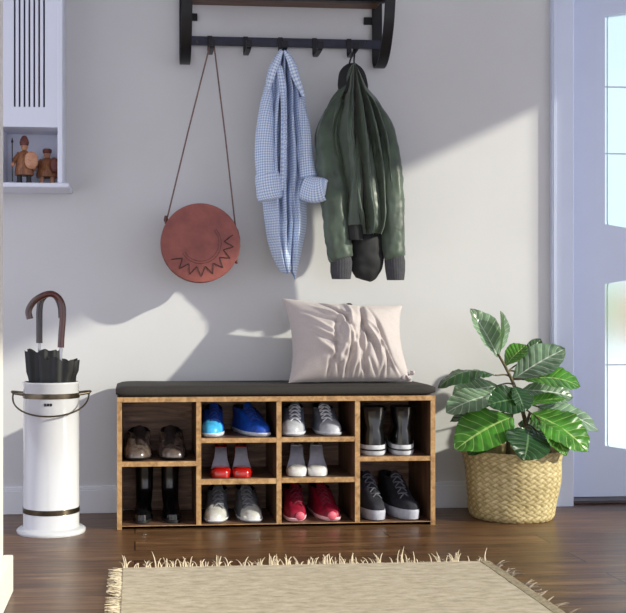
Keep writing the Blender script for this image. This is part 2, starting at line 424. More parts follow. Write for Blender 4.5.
shelves = {0: [(461.5, 466.5)], 1: [(438, 442.8), (478.8, 484.2)], 2: [(437, 441.8), (477.3, 482.5)], 3: [(456.3, 461)]}
shz = {}
for c, l in shelves.items():
    um = (117+435)/2
    uu = [158, 239, 318, 396][c]
    for i, (va, vb) in enumerate(l):
        za, zb_ = at(uu, va, BY0).z, at(uu, vb, BY0).z; shz[(c, i)] = za
        obj('shelf', MB().box(cells[c][0], cells[c][1], BY0+.001, BY1, zb_, za, mf=1), EH, bench, smooth=False)
obj('back_panel', MB().box(X0+.004, X1-.004, BY1, BY1+.006, zb0+.01, zt0), M['rustic_b'], bench, smooth=False)
# seat cushion : rounded slab with slightly sagging top
cz0, cz1 = zt1, at(276, 385, BY0).z
def cushion():
    mb = MB(); rings = []; n = 12; x0, x1, y0, y1 = X0-.004, X1-.001, BY0-.012, -.02; h = cz1-cz0
    N = 60
    for i in range(N+1):
        t = i/N; x = lerp(x0, x1, t)
        e = min(1, min(t, 1-t)*N/3.0); e = math.sqrt(max(0, 1-(1-e)**2)) if e < 1 else 1
        ring = []; r = h*.42
        hh = h*(.55+.45*e); zc = cz0+h/2; 
        for k in range(40):
            a = 2*PI*k/40; cx = math.copysign(abs(math.cos(a))**.18, math.cos(a)); sz = math.copysign(abs(math.sin(a))**.5, math.sin(a))
            z = zc+hh/2*sz
            if sz > 0: z += .0012*nz(x*8, cx*2, 0)
            ring.append((x, (y0+y1)/2+(y1-y0)/2*cx*(.96+.04*e), z))
        rings.append(ring)
    return mb.loft(rings)
obj('seat_cushion', cushion(), M['cushion'], bench, angle=70)['label'] = 'charcoal seat cushion'

# ------------------------------------------------------------------ throw pillow
def pillow():
    mb = MB()
    c = {'tl': at(281, 297.5, -.12), 'tr': at(402.5, 305, -.10), 'bl': at(288.5, 382.8, -.25), 'br': at(412, 381.6, -.235)}
    nrm = (c['tr']-c['tl']).cross(c['bl']-c['tl']).normalized()
    if nrm.y > 0: nrm = -nrm
    def surf(sgn):
        def fn(s, t):
            p = lerp(lerp(c['tl'], c['tr'], s), lerp(c['bl'], c['br'], s), t)
            S, T = 2*s-1, 2*t-1
            mid = lerp(lerp(c['tl'], c['tr'], .5), lerp(c['bl'], c['br'], .5), .5)
            ax = (c['tr']-c['tl']).normalized(); az = (c['tl']-c['bl']).normalized()
            p = p - ax*(.026*S*(1-T*T)) + az*(.024*T*(1-S*S))*(1 if T < 0 else .12)   # concave sides
            th = .125*((1-S*S)**.55)*((1-T*T)**.55)
            w = 0
            edge = (1-S*S)*(1-T*T)
            if sgn > 0:
                # gathered creases fanning up from the lower edge
                for (cs, ct, ang, ln, wd, am) in CR:
                    dx, dy = s-cs, t-ct
                    al = dx*math.cos(ang)+dy*math.sin(ang); ac = -dx*math.sin(ang)+dy*math.cos(ang)
                    ac += .05*math.sin(al*9+cs*20)*.4
                    w += 1.45*am*math.exp(-(ac/wd)**2)*math.exp(-(al/ln)**2)
                w += .004*nz(s*5, t*5, 1)+.002*nz(s*13, t*13, 4)
            w *= min(1, edge*4)
            return p + nrm*(sgn*th + w)
        return fn
    rr = random.Random(3); CR = []
    for i in range(13):      # vertical gathers in the centre-right
        cs = .34+.5*i/12+rr.uniform(-.02, .02); CR.append((cs, .62+rr.uniform(-.16, .2), PI/2+(.5-cs)*1.0+rr.uniform(-.15, .15), rr.uniform(.2, .42), rr.uniform(.012, .022), rr.choice((-1, -1, 1))*rr.uniform(.006, .013)))
    for i in range(9):       # short puckers on the bottom edge and slanting ones on the left
        CR.append((.3+.06*i, .93, PI/2+rr.uniform(-.3, .3), .1, .013, -.010))
    for i in range(6):
        CR.append((.2+rr.uniform(-.05, .12), .28+.09*i, .75+rr.uniform(-.3, .2), rr.uniform(.12, .2), .022, rr.choice((-1, 1))*.008))
    CR.append((.39, .3, 1.15, .3, .02, -.016)); CR.append((.47, .35, 1.5, .35, .022, .012)); CR.append((.6, .4, 1.6, .4, .018, -.014))
    mb.grid(surf(1), 110, 90); mb.grid(surf(-1), 40, 30)
    return mb, c
pm_, pc = pillow()
pil = thing('throw_pillow', 'crumpled pale greige linen throw pillow propped on the bench seat', 'pillow', ((pc['bl']+pc['br'])/2))
po = obj('pillow_cover', pm_, M['pillow'], pil, angle=180)
tg = MB()
pt = at(349, 306, -.13)
tg.tube(poly_smooth([pt+Vector((-.018, 0, 0)), pt+Vector((-.008, -.006, .006)), pt+Vector((.004, -.006, .007)), pt+Vector((.012, 0, 0))], 4), .003, 6)
obj('loop', tg, M['black_fabric'], pil)
# gathered corner at the lower right
kn = MB(); b_ = pc['br']+Vector((-.012, -.004, .012))
kn.tube(poly_smooth([b_+Vector((-.03, 0, .0)), b_+Vector((-.014, -.012, .012)), b_, b_+Vector((.008, -.004, .024)), b_+Vector((.014, 0, .012))], 4), [.006+.004*math.sin(i) for i in range(17)], 8)
obj('corner_knot', kn, M['pillow'], pil)

# ------------------------------------------------------------------ shoes
def ringpts(z, yf, yb, w, n=30, slope=0, side=1, p=.7, toe=.012, hn=1.0):
    out = []
    for k in range(n):
        a = 2*PI*k/n; y = (yf+yb)/2-(yb-yf)/2*math.cos(a); tau = (y-yf)/max(1e-6, yb-yf)
        g = (1-.2*hn*math.exp(-((tau-.6)/.2)**2))*(1-.16*hn*sst(.45, 1, tau))
        s_ = math.sin(a); x = w*g*math.copysign(abs(s_)**p, s_)
        x += side*toe*hn*(1-tau)**2*(yb-yf)/.27
        out.append(Vector((x, y, z+slope*(y-yf))))
    return out
def rings_mb(rows, side=1, cap0=True, cap1=False, n=30, inner=None, **k):
    mb = MB(); rings = [ringpts(*r[:4], n=n, slope=(r[4] if len(r) > 4 else 0), side=side, hn=(r[5] if len(r) > 5 else 1), **k) for r in rows]
    mb.loft(rings, cap0, cap1); return mb
def shoe_root(label, u, v, y, ang, pair):
    """toe line of the shoe at pixel u on shelf height v"""
    return None
def place(name, label, cat, x, y, z, ang): return thing(name, label, cat, (x, y, z), ang, 'shoes in the storage bench')

def laces(prof, w, side, r=.0022, n=5):
    """prof(t)->(y,z) centre line of the instep"""
    mb = MB()
    for i in range(n):
        y, z = prof(i/(n-1)); y2, z2 = prof(min(1, (i+.8)/(n-1)))
        for sg in (1, -1):
            mb.tube(poly_smooth([(-w*sg, y, z-.006), (0, (y+y2)/2-.003, (z+z2)/2+.003), (w*sg, y2, z2-.006)], 4), r, 6)
    return mb
def sneaker(label, x, y, z, ang, side, um, sm, lm, tm=None, sc=1.0, h=.1, cat='shoe', L=.265, W=.046, coll=None, toe_mat=None, solh=.022, name='sneaker', tongue=True, toel=.055):
    ang += -.8*math.atan2(x, 3.6)
    r = place(name, label, cat, x, y, z, ang)
    f = -L*.5; b = L*.5
    k = dict(side=side)
    obj('sole', rings_mb([(0, f+.01, b-.006, W*.92, .0), (.004, f, b, W), (solh*.8, f-.004, b+.003, W*1.04), (solh, f-.002, b+.002, W*1.02)], cap1=True, **k), sm, r, world=False, angle=50)
    s0 = solh-.004
    hc = h
    up = [(s0, f+.002, b, W*.98), (s0+.012, f+.002, b, W*.98), (s0+.022, f+.008, b, W*.95), (s0+.030, f+.022, b-.002, W*.9), (s0+.036, f+.042, b-.003, W*.85),
          (lerp(s0+.036, hc, .22), f+.062, b-.003, W*.84, .01), (lerp(s0+.036, hc, .45), f+.085, b-.004, W*.83, .02), (lerp(s0+.036, hc, .7), f+.108, b-.006, W*.82, .03), (hc-.012, f+.125, b-.008, W*.82, .05), (hc-.006, f+.132, b-.008, W*.8, .06)]
    inn = [(hc-.004, f+.136, b-.012, W*.72, .06), (hc-.016, f+.136, b-.014, W*.68, .06), (hc-.05, f+.13, b-.016, W*.56, 0)]
    uo = obj('upper', rings_mb(up, cap0=False, n=44, **k), um, r, world=False, angle=80)
    if toe_mat is not None:      # separate toe cap cut cleanly off the front of the upper
        bm = bmesh.new(); bm.from_mesh(uo.data); b2 = bm.copy()
        for q, out in ((bm, False), (b2, True)):
            bmesh.ops.bisect_plane(q, geom=q.verts[:]+q.edges[:]+q.faces[:], plane_co=(0, f+toel, .03), plane_no=(0, 1, -.25), clear_outer=out, clear_inner=not out)
        bm.to_mesh(uo.data); me = uo.data.copy(); b2.to_mesh(me); bm.free(); b2.free()
        me.materials.clear(); me.materials.append(toe_mat)
        tc_ = bpy.data.objects.new('toe_cap', me); C.objects.link(tc_); tc_.parent = r
    obj('lining', rings_mb([up[-1]]+inn, cap0=False, cap1=True, **k), M['dark_lining'], r, world=False)
    def prof(t):
        yy = f+.05+.085*t; zz = lerp(s0+.041, hc+.004, t**.95)
        return yy, zz
    if tongue:
        tb = MB(); 
        tb.grid(lambda a, b2: (W*.42*(2*a-1)*(1-.1*b2), prof(b2)[0]-.001+.004*(2*a-1)**2+(.006 if b2 > .95 else 0), prof(b2)[1]+.002-.012*(2*a-1)**2+(.012 if b2 > .95 else 0)), 8, 10)
        obj('tongue', tb, um if tm is None else tm, r, world=False, fixn=False)
    if lm is not None: obj('laces', laces(prof, W*.42, side), lm, r, world=False)
    return r
def boot(label, x, y, z, ang, side, um, sm, L, W, H, shaftw, back, solh=.018, stripe=None, name='boot', toez=.05):
    ang += -.8*math.atan2(x, 3.6)
    r = place(name, label, 'boot', x, y, z, ang); f, b = -L/2, L/2; k = dict(side=side)
    q = .35 if stripe else 1
    obj('sole', rings_mb([(0, f+.004, b-.003, W*.93, 0, q), (solh*.2, f-.002, b+.002, W*1.0, 0, q), (solh, f-.002, b+.002, W*1.0, 0, q)], cap1=True, **k), sm, r, world=False, angle=50)
    if stripe:
        obj('sole_stripe', rings_mb([(solh*.45, f-.0035, b+.0035, W*1.01, 0, q), (solh*.6, f-.0035, b+.0035, W*1.01, 0, q)], cap0=True, cap1=True, **k), stripe, r, world=False, angle=50)
    s = solh-.003; sy0 = b-back
    up = [(s, f+.004, b, W*.95, 0, q), (s+.02, f+.006, b, W*.93, 0, q), (s+toez*.6, f+.014, b-.001, W*.9, 0, q), (s+toez*.85, f+.035, b-.003, W*.86), (s+toez, f+.06, b-.005, W*.8), (s+toez+.012, lerp(f+.06, sy0, .55), b-.007, lerp(W*.8, shaftw, .5), 0, .6),
          (s+toez+.03, lerp(f+.06, sy0, .85), b-.009, lerp(W*.8, shaftw, .85), 0, .3), (s+toez+.05, sy0, b-.008, shaftw, 0, 0), (lerp(s+toez+.05, H, .5), sy0-.003, b-.006, shaftw*1.0, 0, 0), (H, sy0-.004, b-.003, shaftw*1.02, 0, 0)]
    obj('upper', rings_mb(up, cap0=False, **k), um, r, world=False, angle=80)
    obj('lining', rings_mb([up[-1], (H, sy0+.002, b-.008, shaftw*.95, 0, 0), (H-.03, sy0+.002, b-.01, shaftw*.9, 0, 0)], cap0=False, cap1=True, **k), M['dark_lining'], r, world=False)
    return r
def pump(label, x, y, z, ang, side, vm, im):
    ang += -.9*math.atan2(x, 3.6)
    r = place('pump', label, 'shoe', x, y, z, ang); L = .225; f = -L/2; HH = .072
    def foot(t):      # t 0 toe ->1 heel : y, z of insole, half width
        yy = f+L*t; zz = .006+HH*sst(.25, .9, t)*1.0
        ww = interp([(0, .006), (.06, .021), (.18, .031), (.35, .034), (.6, .024), (.8, .0215), (.93, .0195), (1, .009)], t)[0]
        return yy, zz, ww, side*.006*(1-t)**2
    n = 24
    def ins(a, b):
        yy, zz, ww, sh_ = foot(b); return (sh_+ww*.97*(2*a-1), yy, zz+.004)
    obj('insole', MB().grid(ins, 8, n), im, r, world=False)
    def sol(a, b):
        yy, zz, ww, sh_ = foot(b); return (sh_+ww*(2*a-1), yy, zz-.004)
    mb = MB().grid(sol, 8, n)
    # side walls
    for sg in (1, -1):
        def wall(a, b, sg=sg):
            yy, zz, ww, sh_ = foot(b)
            hh = interp([(0, .02), (.2, .022), (.3, .018), (.55, .011), (.8, .011), (1, .013)], b)[0]
            return (sh_+sg*(ww+.002*math.sin(a*PI)-.002*a), yy-(.001 if b == 0 else 0), zz-.004+hh*a)
        mb.grid(wall, 4, n)
    # closed toe box
    mb.loft([ringpts(*q, n=30, side=side, p=.6, toe=.004) for q in ((.001, f-.001, f+.1, .034), (.015, f-.003, f+.1, .0355), (.024, f+.001, f+.096, .034), (.029, f+.012, f+.088, .029), (.031, f+.026, f+.076, .018))], True, True)
    obj('upper', mb, vm, r, world=False, angle=70)
    hb = MB(); hb.loft([[(sx*w_+.0, yc+sy*d_, zz) for sx, sy in ((-1,-1),(1,-1),(1,1),(-1,1))] for (zz, yc, w_, d_) in ((0, f+L-.022, .006, .006), (.03, f+L-.02, .007, .007), (.06, f+L-.02, .013, .014), (.082, f+L-.022, .019, .02))])
    obj('heel', hb, vm, r, world=False, angle=70)
    return r
def sx(u, y=-.29): return ux(u, y)
blue = mat('blue_knit_mesh', (20,72,170), .5, .18, 60, bump=.4, bscale=300); bluel = mat('dark_blue_laces', (18,50,128), .7, .15, 90); cyan = mat('light_blue_toe', (70,176,236), .35, .1, 60)
silver = mat('silver_grey_leather', (122,124,132), .28, .14, 50, metal=.35, coat=.4); silverd = mat('grey_laces', (120,122,130), .7, .1, 80); silvtoe = mat('bright_silver_toe', (214,212,206), .25, .06, 60, metal=.2, coat=.4)
grey = mat('blue_grey_mesh', (118,124,142), .5, .12, 60, bump=.3, bscale=300); greytoe = mat('pale_grey_toe', (184,186,196), .35, .06, 60, coat=.3); whitel = mat('white_laces', (226,228,236), .7, .05, 80)
red = mat('crimson_mesh', (134,16,44), .5, .2, 60, bump=.4, bscale=300); redd = mat('dark_red_laces', (106,14,38), .7, .15, 90); pink = mat('pink_rubber', (240,110,130), .45, .08, 60)
brown = mat('worn_brown_grey_leather', (88,76,70), .24, .28, 40, coat=.8); brownd = mat('dark_brown_suede', (40,28,26), .8, .3, 50)
blackl = mat('black_polished_leather', (15,15,17), .22, .2, 40, coat=.45); blackc = mat('navy_black_canvas', (32,32,42), .8, .25, 80, bump=.4, bscale=400)
redp = mat('red_patent', (168,22,16), .15, .1, 40, coat=.8); greyin = mat('grey_lavender_insole', (205,205,224), .6, .05, 50); whitep = mat('white_patent', (222,220,218), .15, .05, 40, coat=.8)
canvw = mat('off_white_canvas_rubber', (176,178,192), .5, .06, 60); dimlace = mat('dim_grey_laces', (96,98,108), .7, .1, 80)
olap = mat('pinkish_white_sole', (240,196,204), .5, .05, 50)
OY = -.175   # shoe centre depth
def sh_x(u, L=.265, y=None): return ux(u, -.30 if y is None else y)
# brown shoes (upper left cubby)
for u, sd, l in ((138, -1, 'left brown leather shoe with dark collar in the upper left cubby'), (171, 1, 'right brown leather shoe with dark collar in the upper left cubby')):
    sneaker(l, ux(u, -.24), OY, shz[(0,0)], 0, sd, brown, M['rubber_black'], None, tm=brownd, h=.084, W=.052, solh=.010, name='leather_shoe')
for u, sd, l in ((144.5, -1, 'left tall black boot in the bottom left cubby under the brown shoes'), (170.5, 1, 'right tall black boot in the bottom left cubby under the brown shoes')):
    boot(l, ux(u, -.22), OY, zb1, 0, sd, blackl, M['rubber_black'], .235, .035, .172, .030, .075, solh=.01, toez=.034)
sneaker('left bright blue running shoe pointing straight out of the top cubby, light blue toe', ux(215.5, -.24), OY, shz[(1,0)], 0, -1, blue, M['rubber_white'], bluel, toe_mat=cyan, W=.042, h=.086, solh=.014)
sneaker('right bright blue running shoe turned toward the right in the top cubby', ux(250, -.22), OY-.004, shz[(1,0)], math.radians(17), 1, blue, M['rubber_white'], bluel, W=.044, h=.086, solh=.014)
for u, sd, l in ((223, -1, 'left red toed pump with grey insole in the centre left middle cubby'), (243.5, 1, 'right red toed pump with grey insole in the centre left middle cubby')):
    pump(l, ux(u, -.27), -.19, shz[(1,1)], 0, sd, redp, greyin)
for u, sd, l, a in ((219.5, -1, 'left metallic silver sneaker in the bottom cubby under the red pumps', -.02), (248, 1, 'right metallic silver sneaker in the bottom cubby under the red pumps', .1)):
    sneaker(l, ux(u, -.24), OY, zb1, a, sd, silver, M['rubber_white'], silverd, toe_mat=silvtoe, W=.044, h=.092, solh=.010)
for u, sd, l, a in ((297.5, -1, 'left pale grey trainer with white laces in the top cubby', -.02), (327.5, 1, 'right pale grey trainer with white laces in the top cubby', .13)):
    sneaker(l, ux(u, -.24), OY, shz[(2,0)], a, sd, grey, M['rubber_white'], whitel, toe_mat=greytoe, W=.045, h=.087, solh=.012)
for u, sd, l in ((300.5, -1, 'left white toed pump with grey insole below the grey trainers'), (320.5, 1, 'right white toed pump with grey insole below the grey trainers')):
    pump(l, ux(u, -.27), -.19, shz[(2,1)], 0, sd, whitep, greyin)
for u, sd, l, a in ((297.5, -1, 'left crimson running shoe with pink toe in the bottom cubby', .08), (325, 1, 'right crimson running shoe with pink toe in the bottom cubby', .2)):
    r_ = sneaker(l, ux(u, -.24), OY, zb1, a, sd, red, olap, redd, W=.042, h=.094, solh=.014)
    obj('toe_bumper', blob((.004, -.1325, .02), .015, 1.0, .6, .95, 5, amp=.05, n=12), pink, r_, world=False)
for u, sd, l in ((376.5, 1, 'left black boot with thick white platform sole in the upper right cubby'), (407, -1, 'right black boot with thick white platform sole in the upper right cubby')):
    boot(l, ux(u, -.27), -.178, shz[(3,0)], PI+(.06 if sd > 0 else .03), sd, blackl, M['rubber_white'], .25, .054 if sd > 0 else .047, .158, .045 if sd > 0 else .039, .12, solh=.034, stripe=M['rubber_black'], toez=.06)
for u, sd, l in ((374.5, -1, 'left black canvas high top sneaker with thick whitish sole in the bottom right cubby'), (403, 1, 'right black canvas high top sneaker with thick whitish sole in the bottom right cubby')):
    sneaker(l, ux(u-3, -.24), OY-.004, zb1, math.radians(19), sd, blackc, canvw, dimlace, W=.042, h=.13, solh=.035)
# keep every shoe inside its own cubby
bpy.context.view_layer.update()
def clamp_shoes():
    for o in [q for q in C.objects if q.get('group') == 'shoes in the storage bench']:
        pts = [o.matrix_world @ c.matrix_basis @ v.co for c in o.children for v in c.data.vertices]
        xa, xb = min(p.x for p in pts), max(p.x for p in pts); ya, yb = min(p.y for p in pts), max(p.y for p in pts); za = min(p.z for p in pts)
        c0, c1 = [c for c in cells if c[0]-.03 < o.location.x < c[1]+.03][0]
        if xa < c0+.002: o.location.x += c0+.002-xa
        if xb > c1-.002: o.location.x -= xb-c1+.002
        if yb > BY1-.002: o.location.y -= yb-BY1+.002
        o.location.z -= za-o.location.z-.0003
clamp_shoes()

# ------------------------------------------------------------------ umbrella stand and umbrellas
S0 = at(51.3, 531, -.33); SC = Vector((S0.x, -.33, 0)); RB = 27.7*(3.46)/1086; ztop = at(51, 381.5, -.33).z
st = thing('umbrella_stand', 'tall white enamel umbrella stand with bronze bands beside the bench', 'umbrella stand', SC)
prof = [(RB*1.22, 0), (RB*1.24, .004), (RB*1.23, .011), (RB*1.15, .016), (RB*1.05, .0175), (RB, .022), (RB, ztop-.008), (RB*1.02, ztop-.006), (RB*1.02, ztop), (RB*.96, ztop), (RB*.95, ztop-.01), (RB*.95, .05), (.0005, .05)]
obj('canister', MB().lathe(prof, SC, 64, cap0=True), M['enamel'], st, angle=50)
for v in (396, 509.7):
    zc = at(51, v-1, -.33).z
    obj('band', MB().lathe([(RB*.99, zc-.008), (RB*1.018, zc-.008), (RB*1.022, zc), (RB*1.018, zc+.008), (RB*.99, zc+.008)], SC, 64), M['bronze'], st)['label'] = 'bronze band around the stand'
ze = at(51, 393, -.33).z; hw = 37.5*3.46/1086
ha = MB(); pts = []
for i in range(25):
    a = PI*i/24; pts.append((SC.x-hw*math.cos(a), SC.y-.105*math.sin(a)**.7 - .0, ze-.066*math.sin(a)**.8))
ha.tube(pts, .0028, 8)
for sg in (-1, 1):
    ha.tube([(SC.x+sg*hw, SC.y, ze), (SC.x+sg*RB*.98, SC.y-.02, ze-.004)], .004, 8)
    ha.tube(poly_smooth([(SC.x+sg*hw, SC.y, ze), (SC.x+sg*(hw+.004), SC.y, ze+.006), (SC.x+sg*RB, SC.y-.005, ze+.003)], 4), .003, 8)
obj('bail_handle', ha, M['bronze'], st)
nb = MB(); zc = at(49, 405, -.42).z
for k in range(3): nb.box(SC.x-.016+k*.009, SC.x-.009+k*.009, SC.y-RB-.0015, SC.y-RB+.004, zc-.004, zc+.004)
obj('maker_mark', nb, M['black_metal'], st, smooth=False)

def umbrella(label, sx0, sy0, top_v, lu, ru, yc, shaft, crook, hm, seed, tilt):
    u = thing('umbrella', label, 'umbrella', (sx0, sy0, .06), 0, 'umbrellas in the white stand')
    zt_ = at(51, top_v, yc).z
    a, b = ux(lu, yc), ux(ru, yc); cx = (a+b)/2; R = (b-a)/2; rings = []; n = 64
    for i, t in enumerate([j/14 for j in range(15)]):
        z = lerp(.10, zt_, t); ring = []
        for k in range(n):
            an = 2*PI*k/n
            rad = R*(.45+.55*t**.7)*(1+.10*math.cos(8*an+seed)*t+.05*math.cos(13*an+seed*2)*t)
            zz = z+(tilt*math.cos(an)+.004*math.cos(8*an+seed)+.003*math.cos(5*an+2*seed))*(t**3)
            tx = lerp(sx0, cx, t)
            q = Vector((tx+rad*math.cos(an), lerp(sy0, yc, t)+rad*.55*math.sin(an), 0)) - Vector((SC.x, SC.y, 0))
            lim = RB*lerp(.9, 1.12, sst(ztop, ztop+.05, zz)); q *= min(1, lim/max(1e-6, q.length))
            ring.append((SC.x+q.x, SC.y+q.y, zz))
        rings.append(ring)
    last = rings[-1]; cc = Vector((cx, yc, zt_-.03))
    rings.append([cc+(Vector(p)-cc)*.7+Vector((0,0,-.008)) for p in last]); rings.append([cc+(Vector(p)-cc)*.1 for p in last])
    obj('canopy', MB().loft(rings), M['black_fabric'], u, angle=60)
    obj('shaft', MB().tube([(sx0, sy0, .06)]+[shaft[0], shaft[1]], .0045, 8), mat('steel_shaft', (170,170,175), .3, .05, 30, metal=.8), u)
    obj('handle', MB().tube(poly_smooth(crook, 6), [.0105]*(len(crook)*6-5), 14), hm, u)
    return u
y1, y2 = -.288, -.365
A = lambda uu, vv, y: tuple(at(uu, vv, y))
umbrella('black umbrella on the left in the white stand, crook handle curving to the right', SC.x-.02, SC.y+.042, 350.5, 25.5, 60, -.288,
         (A(39.4, 365, y1), A(39.4, 340, y1)), [A(39.4, 343, y1), A(39.4, 325, y1), A(39.6, 309, y1), A(41.5, 300, y1), A(47, 294.5, y1), A(53.5, 294.5, y1), A(58.5, 300, y1), A(61, 308, y1), A(61.6, 318, y1-.005)], M['black_handle'], 0, -.0)
umbrella('black umbrella on the right in the white stand, crook handle curving to the left', SC.x+.025, SC.y-.035, 359, 40, 79.5, -.365,
         (A(60.8, 365, y2), A(60.8, 345, y2)), [A(60.8, 347.5, y2), A(61.5, 335, y2), A(62.8, 318, y2), A(62.4, 306, y2), A(58, 297.5, y2), A(50.5, 293.8, y2), A(41, 296.5, y2), A(33, 302.5, y2), A(28.6, 311, y2), A(30, 319, y2)], M['brown_handle'], 1.3, -.006)

# ------------------------------------------------------------------ wall cabinet with niche and figurines
CY = -.17
cu = lambda u: ux(u, CY)
cv = lambda v: at(40, v, CY).z
xl, xr = -.62, cu(62.5); ztopc = 2.05
cabn = thing('wall_cabinet', 'white slotted wall cabinet with open niche hung at the left', 'wall cabinet', ((xl+xr)/2, 0, cv(189)))
nl, nr = cu(2), cu(57.5); zn0, zn1 = cv(183), cv(127)
b = MB()
b.box(nr, xr, CY, -.001, zn0, ztopc); b.box(xl, nl, CY, -.001, zn0, ztopc)
b.box(nl, nr, -.02, -.001, zn0, zn1+.02); b.box(nl, nr, CY+.012, -.001, zn1, zn1+.018); b.box(nl, nr, CY+.012, -.001, ztopc-.02, ztopc); b.box(nl, nr, -.02, -.001, zn1, ztopc)
obj('carcass', b, M['cab'], cabn, bevel=.002)
obj('ledge', MB().box(xl, cu(69.5), CY-.012, -.001, cv(187.8), zn0), M['cab'], cabn, bevel=.004)
pn = MB(); z0s = cv(107); yf = CY
edges = [nl]; slots = [14.6+4.9*k for k in range(7)]
for s_ in slots: edges += [cu(s_-.95), cu(s_+.95)]
edges.append(nr+.0005)
for i in range(0, len(edges), 2): pn.box(edges[i], edges[i+1], yf+.001, yf+.012, z0s, ztopc)
pn.box(nl, nr+.0005, yf+.001, yf+.012, zn1, z0s)
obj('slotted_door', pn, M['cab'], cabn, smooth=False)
obj('slot_shade_backing', MB().box(nl, nr, yf+.02, yf+.024, z0s-.02, ztopc-.02), mat('cabinet_shadow_grey', (84,88,112), .8, .05), cabn, smooth=False)  # dark sheet added behind the slots, its grey standing for their shade

FY = -.11
def fig(label, u0, vs, shield, spear, dark, FY):
    """vs: hat top, hat bottom, chin, shoulder, hem, foot rows"""
    ht, hb, ch, so, he, ft = [at(u0, v, FY).z for v in vs]
    x = ux(u0, FY); z0 = zn0
    r = thing('wooden_figurine', label, 'figurine', (x, FY, z0), 0, 'wooden figurines in the niche')
    W = shield[5]
    obj('coat', MB().lathe([(W*1.0, he), (W*1.04, he+.006), (W*.92, lerp(he, so, .4)), (W*.74, lerp(he, so, .75)), (W*.5, lerp(he, so, .93)), (W*.22, so), (.0005, so+.001)], (x, FY, 0), 28, cap0=True), M['figwood'], r)
    obj('head', MB().lathe([(.0005, so-.002), (.008, so), (.0115, lerp(ch, hb, .3)), (.0115, lerp(ch, hb, .7)), (.009, hb), (.0005, hb+.003)], (x, FY, 0), 20), M['figlight'], r)
    nose = MB().tube([(x, FY-.01, lerp(ch, hb, .45)), (x, FY-.016, lerp(ch, hb, .4))], .003, 8)
    obj('nose', nose, M['figlight'], r)
    if spear: pf = [(.0135, hb-.002), (.016, lerp(hb, ht, .25)), (.013, lerp(hb, ht, .6)), (.008, lerp(hb, ht, .9)), (.0005, ht)]
    else: pf = [(.013, hb-.002), (.0155, hb+.003), (.0155, ht-.003), (.012, ht), (.0005, ht)]
    obj('hat', MB().lathe(pf, (x, FY, 0), 24, cap0=True), M['fighat'], r)
    for sg in (-1, 1):
        obj('leg', MB().lathe([(.0095, z0+.0005), (.0105, z0+.006), (.0085, z0+.012), (.008, he+.004)], (x+sg*W*.5, FY-.004, 0), 14, cap0=True, cap1=True), M['figleg'] if spear else M['figlight'], r)
    # arms
    for sg in (-1, 1):
        obj('arm', MB().tube(poly_smooth([(x+sg*W*.5, FY, so-.01), (x+sg*W*.98, FY-.008, lerp(so, he, .4)), (x+sg*W*1.12, FY-.02, lerp(so, he, .56))], 4), [.0085]*5+[.007]*4, 10), M['figwood'], r)
        obj('hand', blob((x+sg*W*1.15, FY-.022, lerp(so, he, .6)), .0075, 1, 1, 1, 1, .05, 8), M['figlight'], r)
    su, sv, rx, rz_, sm = shield[:5]
    c = at(su, sv, FY-.035); mb = MB()
    rings = []
    for (k, yy) in ((.0, -.006), (.5, -.005), (.9, -.001), (1, .003), (.95, .007), (0, .007)):
        rings.append([(c.x+max(k, .01)*rx*math.cos(2*PI*j/28), c.y+yy, c.z+max(k, .01)*rz_*math.copysign(abs(math.sin(2*PI*j/28))**.8, math.sin(2*PI*j/28))) for j in range(28)])
    obj('shield', mb.loft(rings), sm, r)
    if spear:
        p0 = at(12.4, 181.5, FY-.022); p1 = at(12.2, 143, FY-.022)
        s_ = MB().tube([p0, p1], .0018, 8); s_.tube([p1, p1+Vector((0,0,.004)), p1+Vector((0,0,.018))], [.0018, .0042, .0004], 8)
        obj('spear', s_, M['figleg'], r)
    return r
fig('taller wooden soldier figurine with pointed hat, spear and pale round shield in the niche', 24.3, (135.5, 145, 149, 150.5, 175.5, 183), (31.2, 160, .022, .029, M['figlight'], .031), True, M['figleg'], -.125)
fig('shorter wooden figurine with flat cap and dark shield in the niche', 47.2, (149, 153, 157, 158, 177.5, 183), (54.2, 165, .016, .026, M['fighat'], .036), False, M['figleg'], -.08)

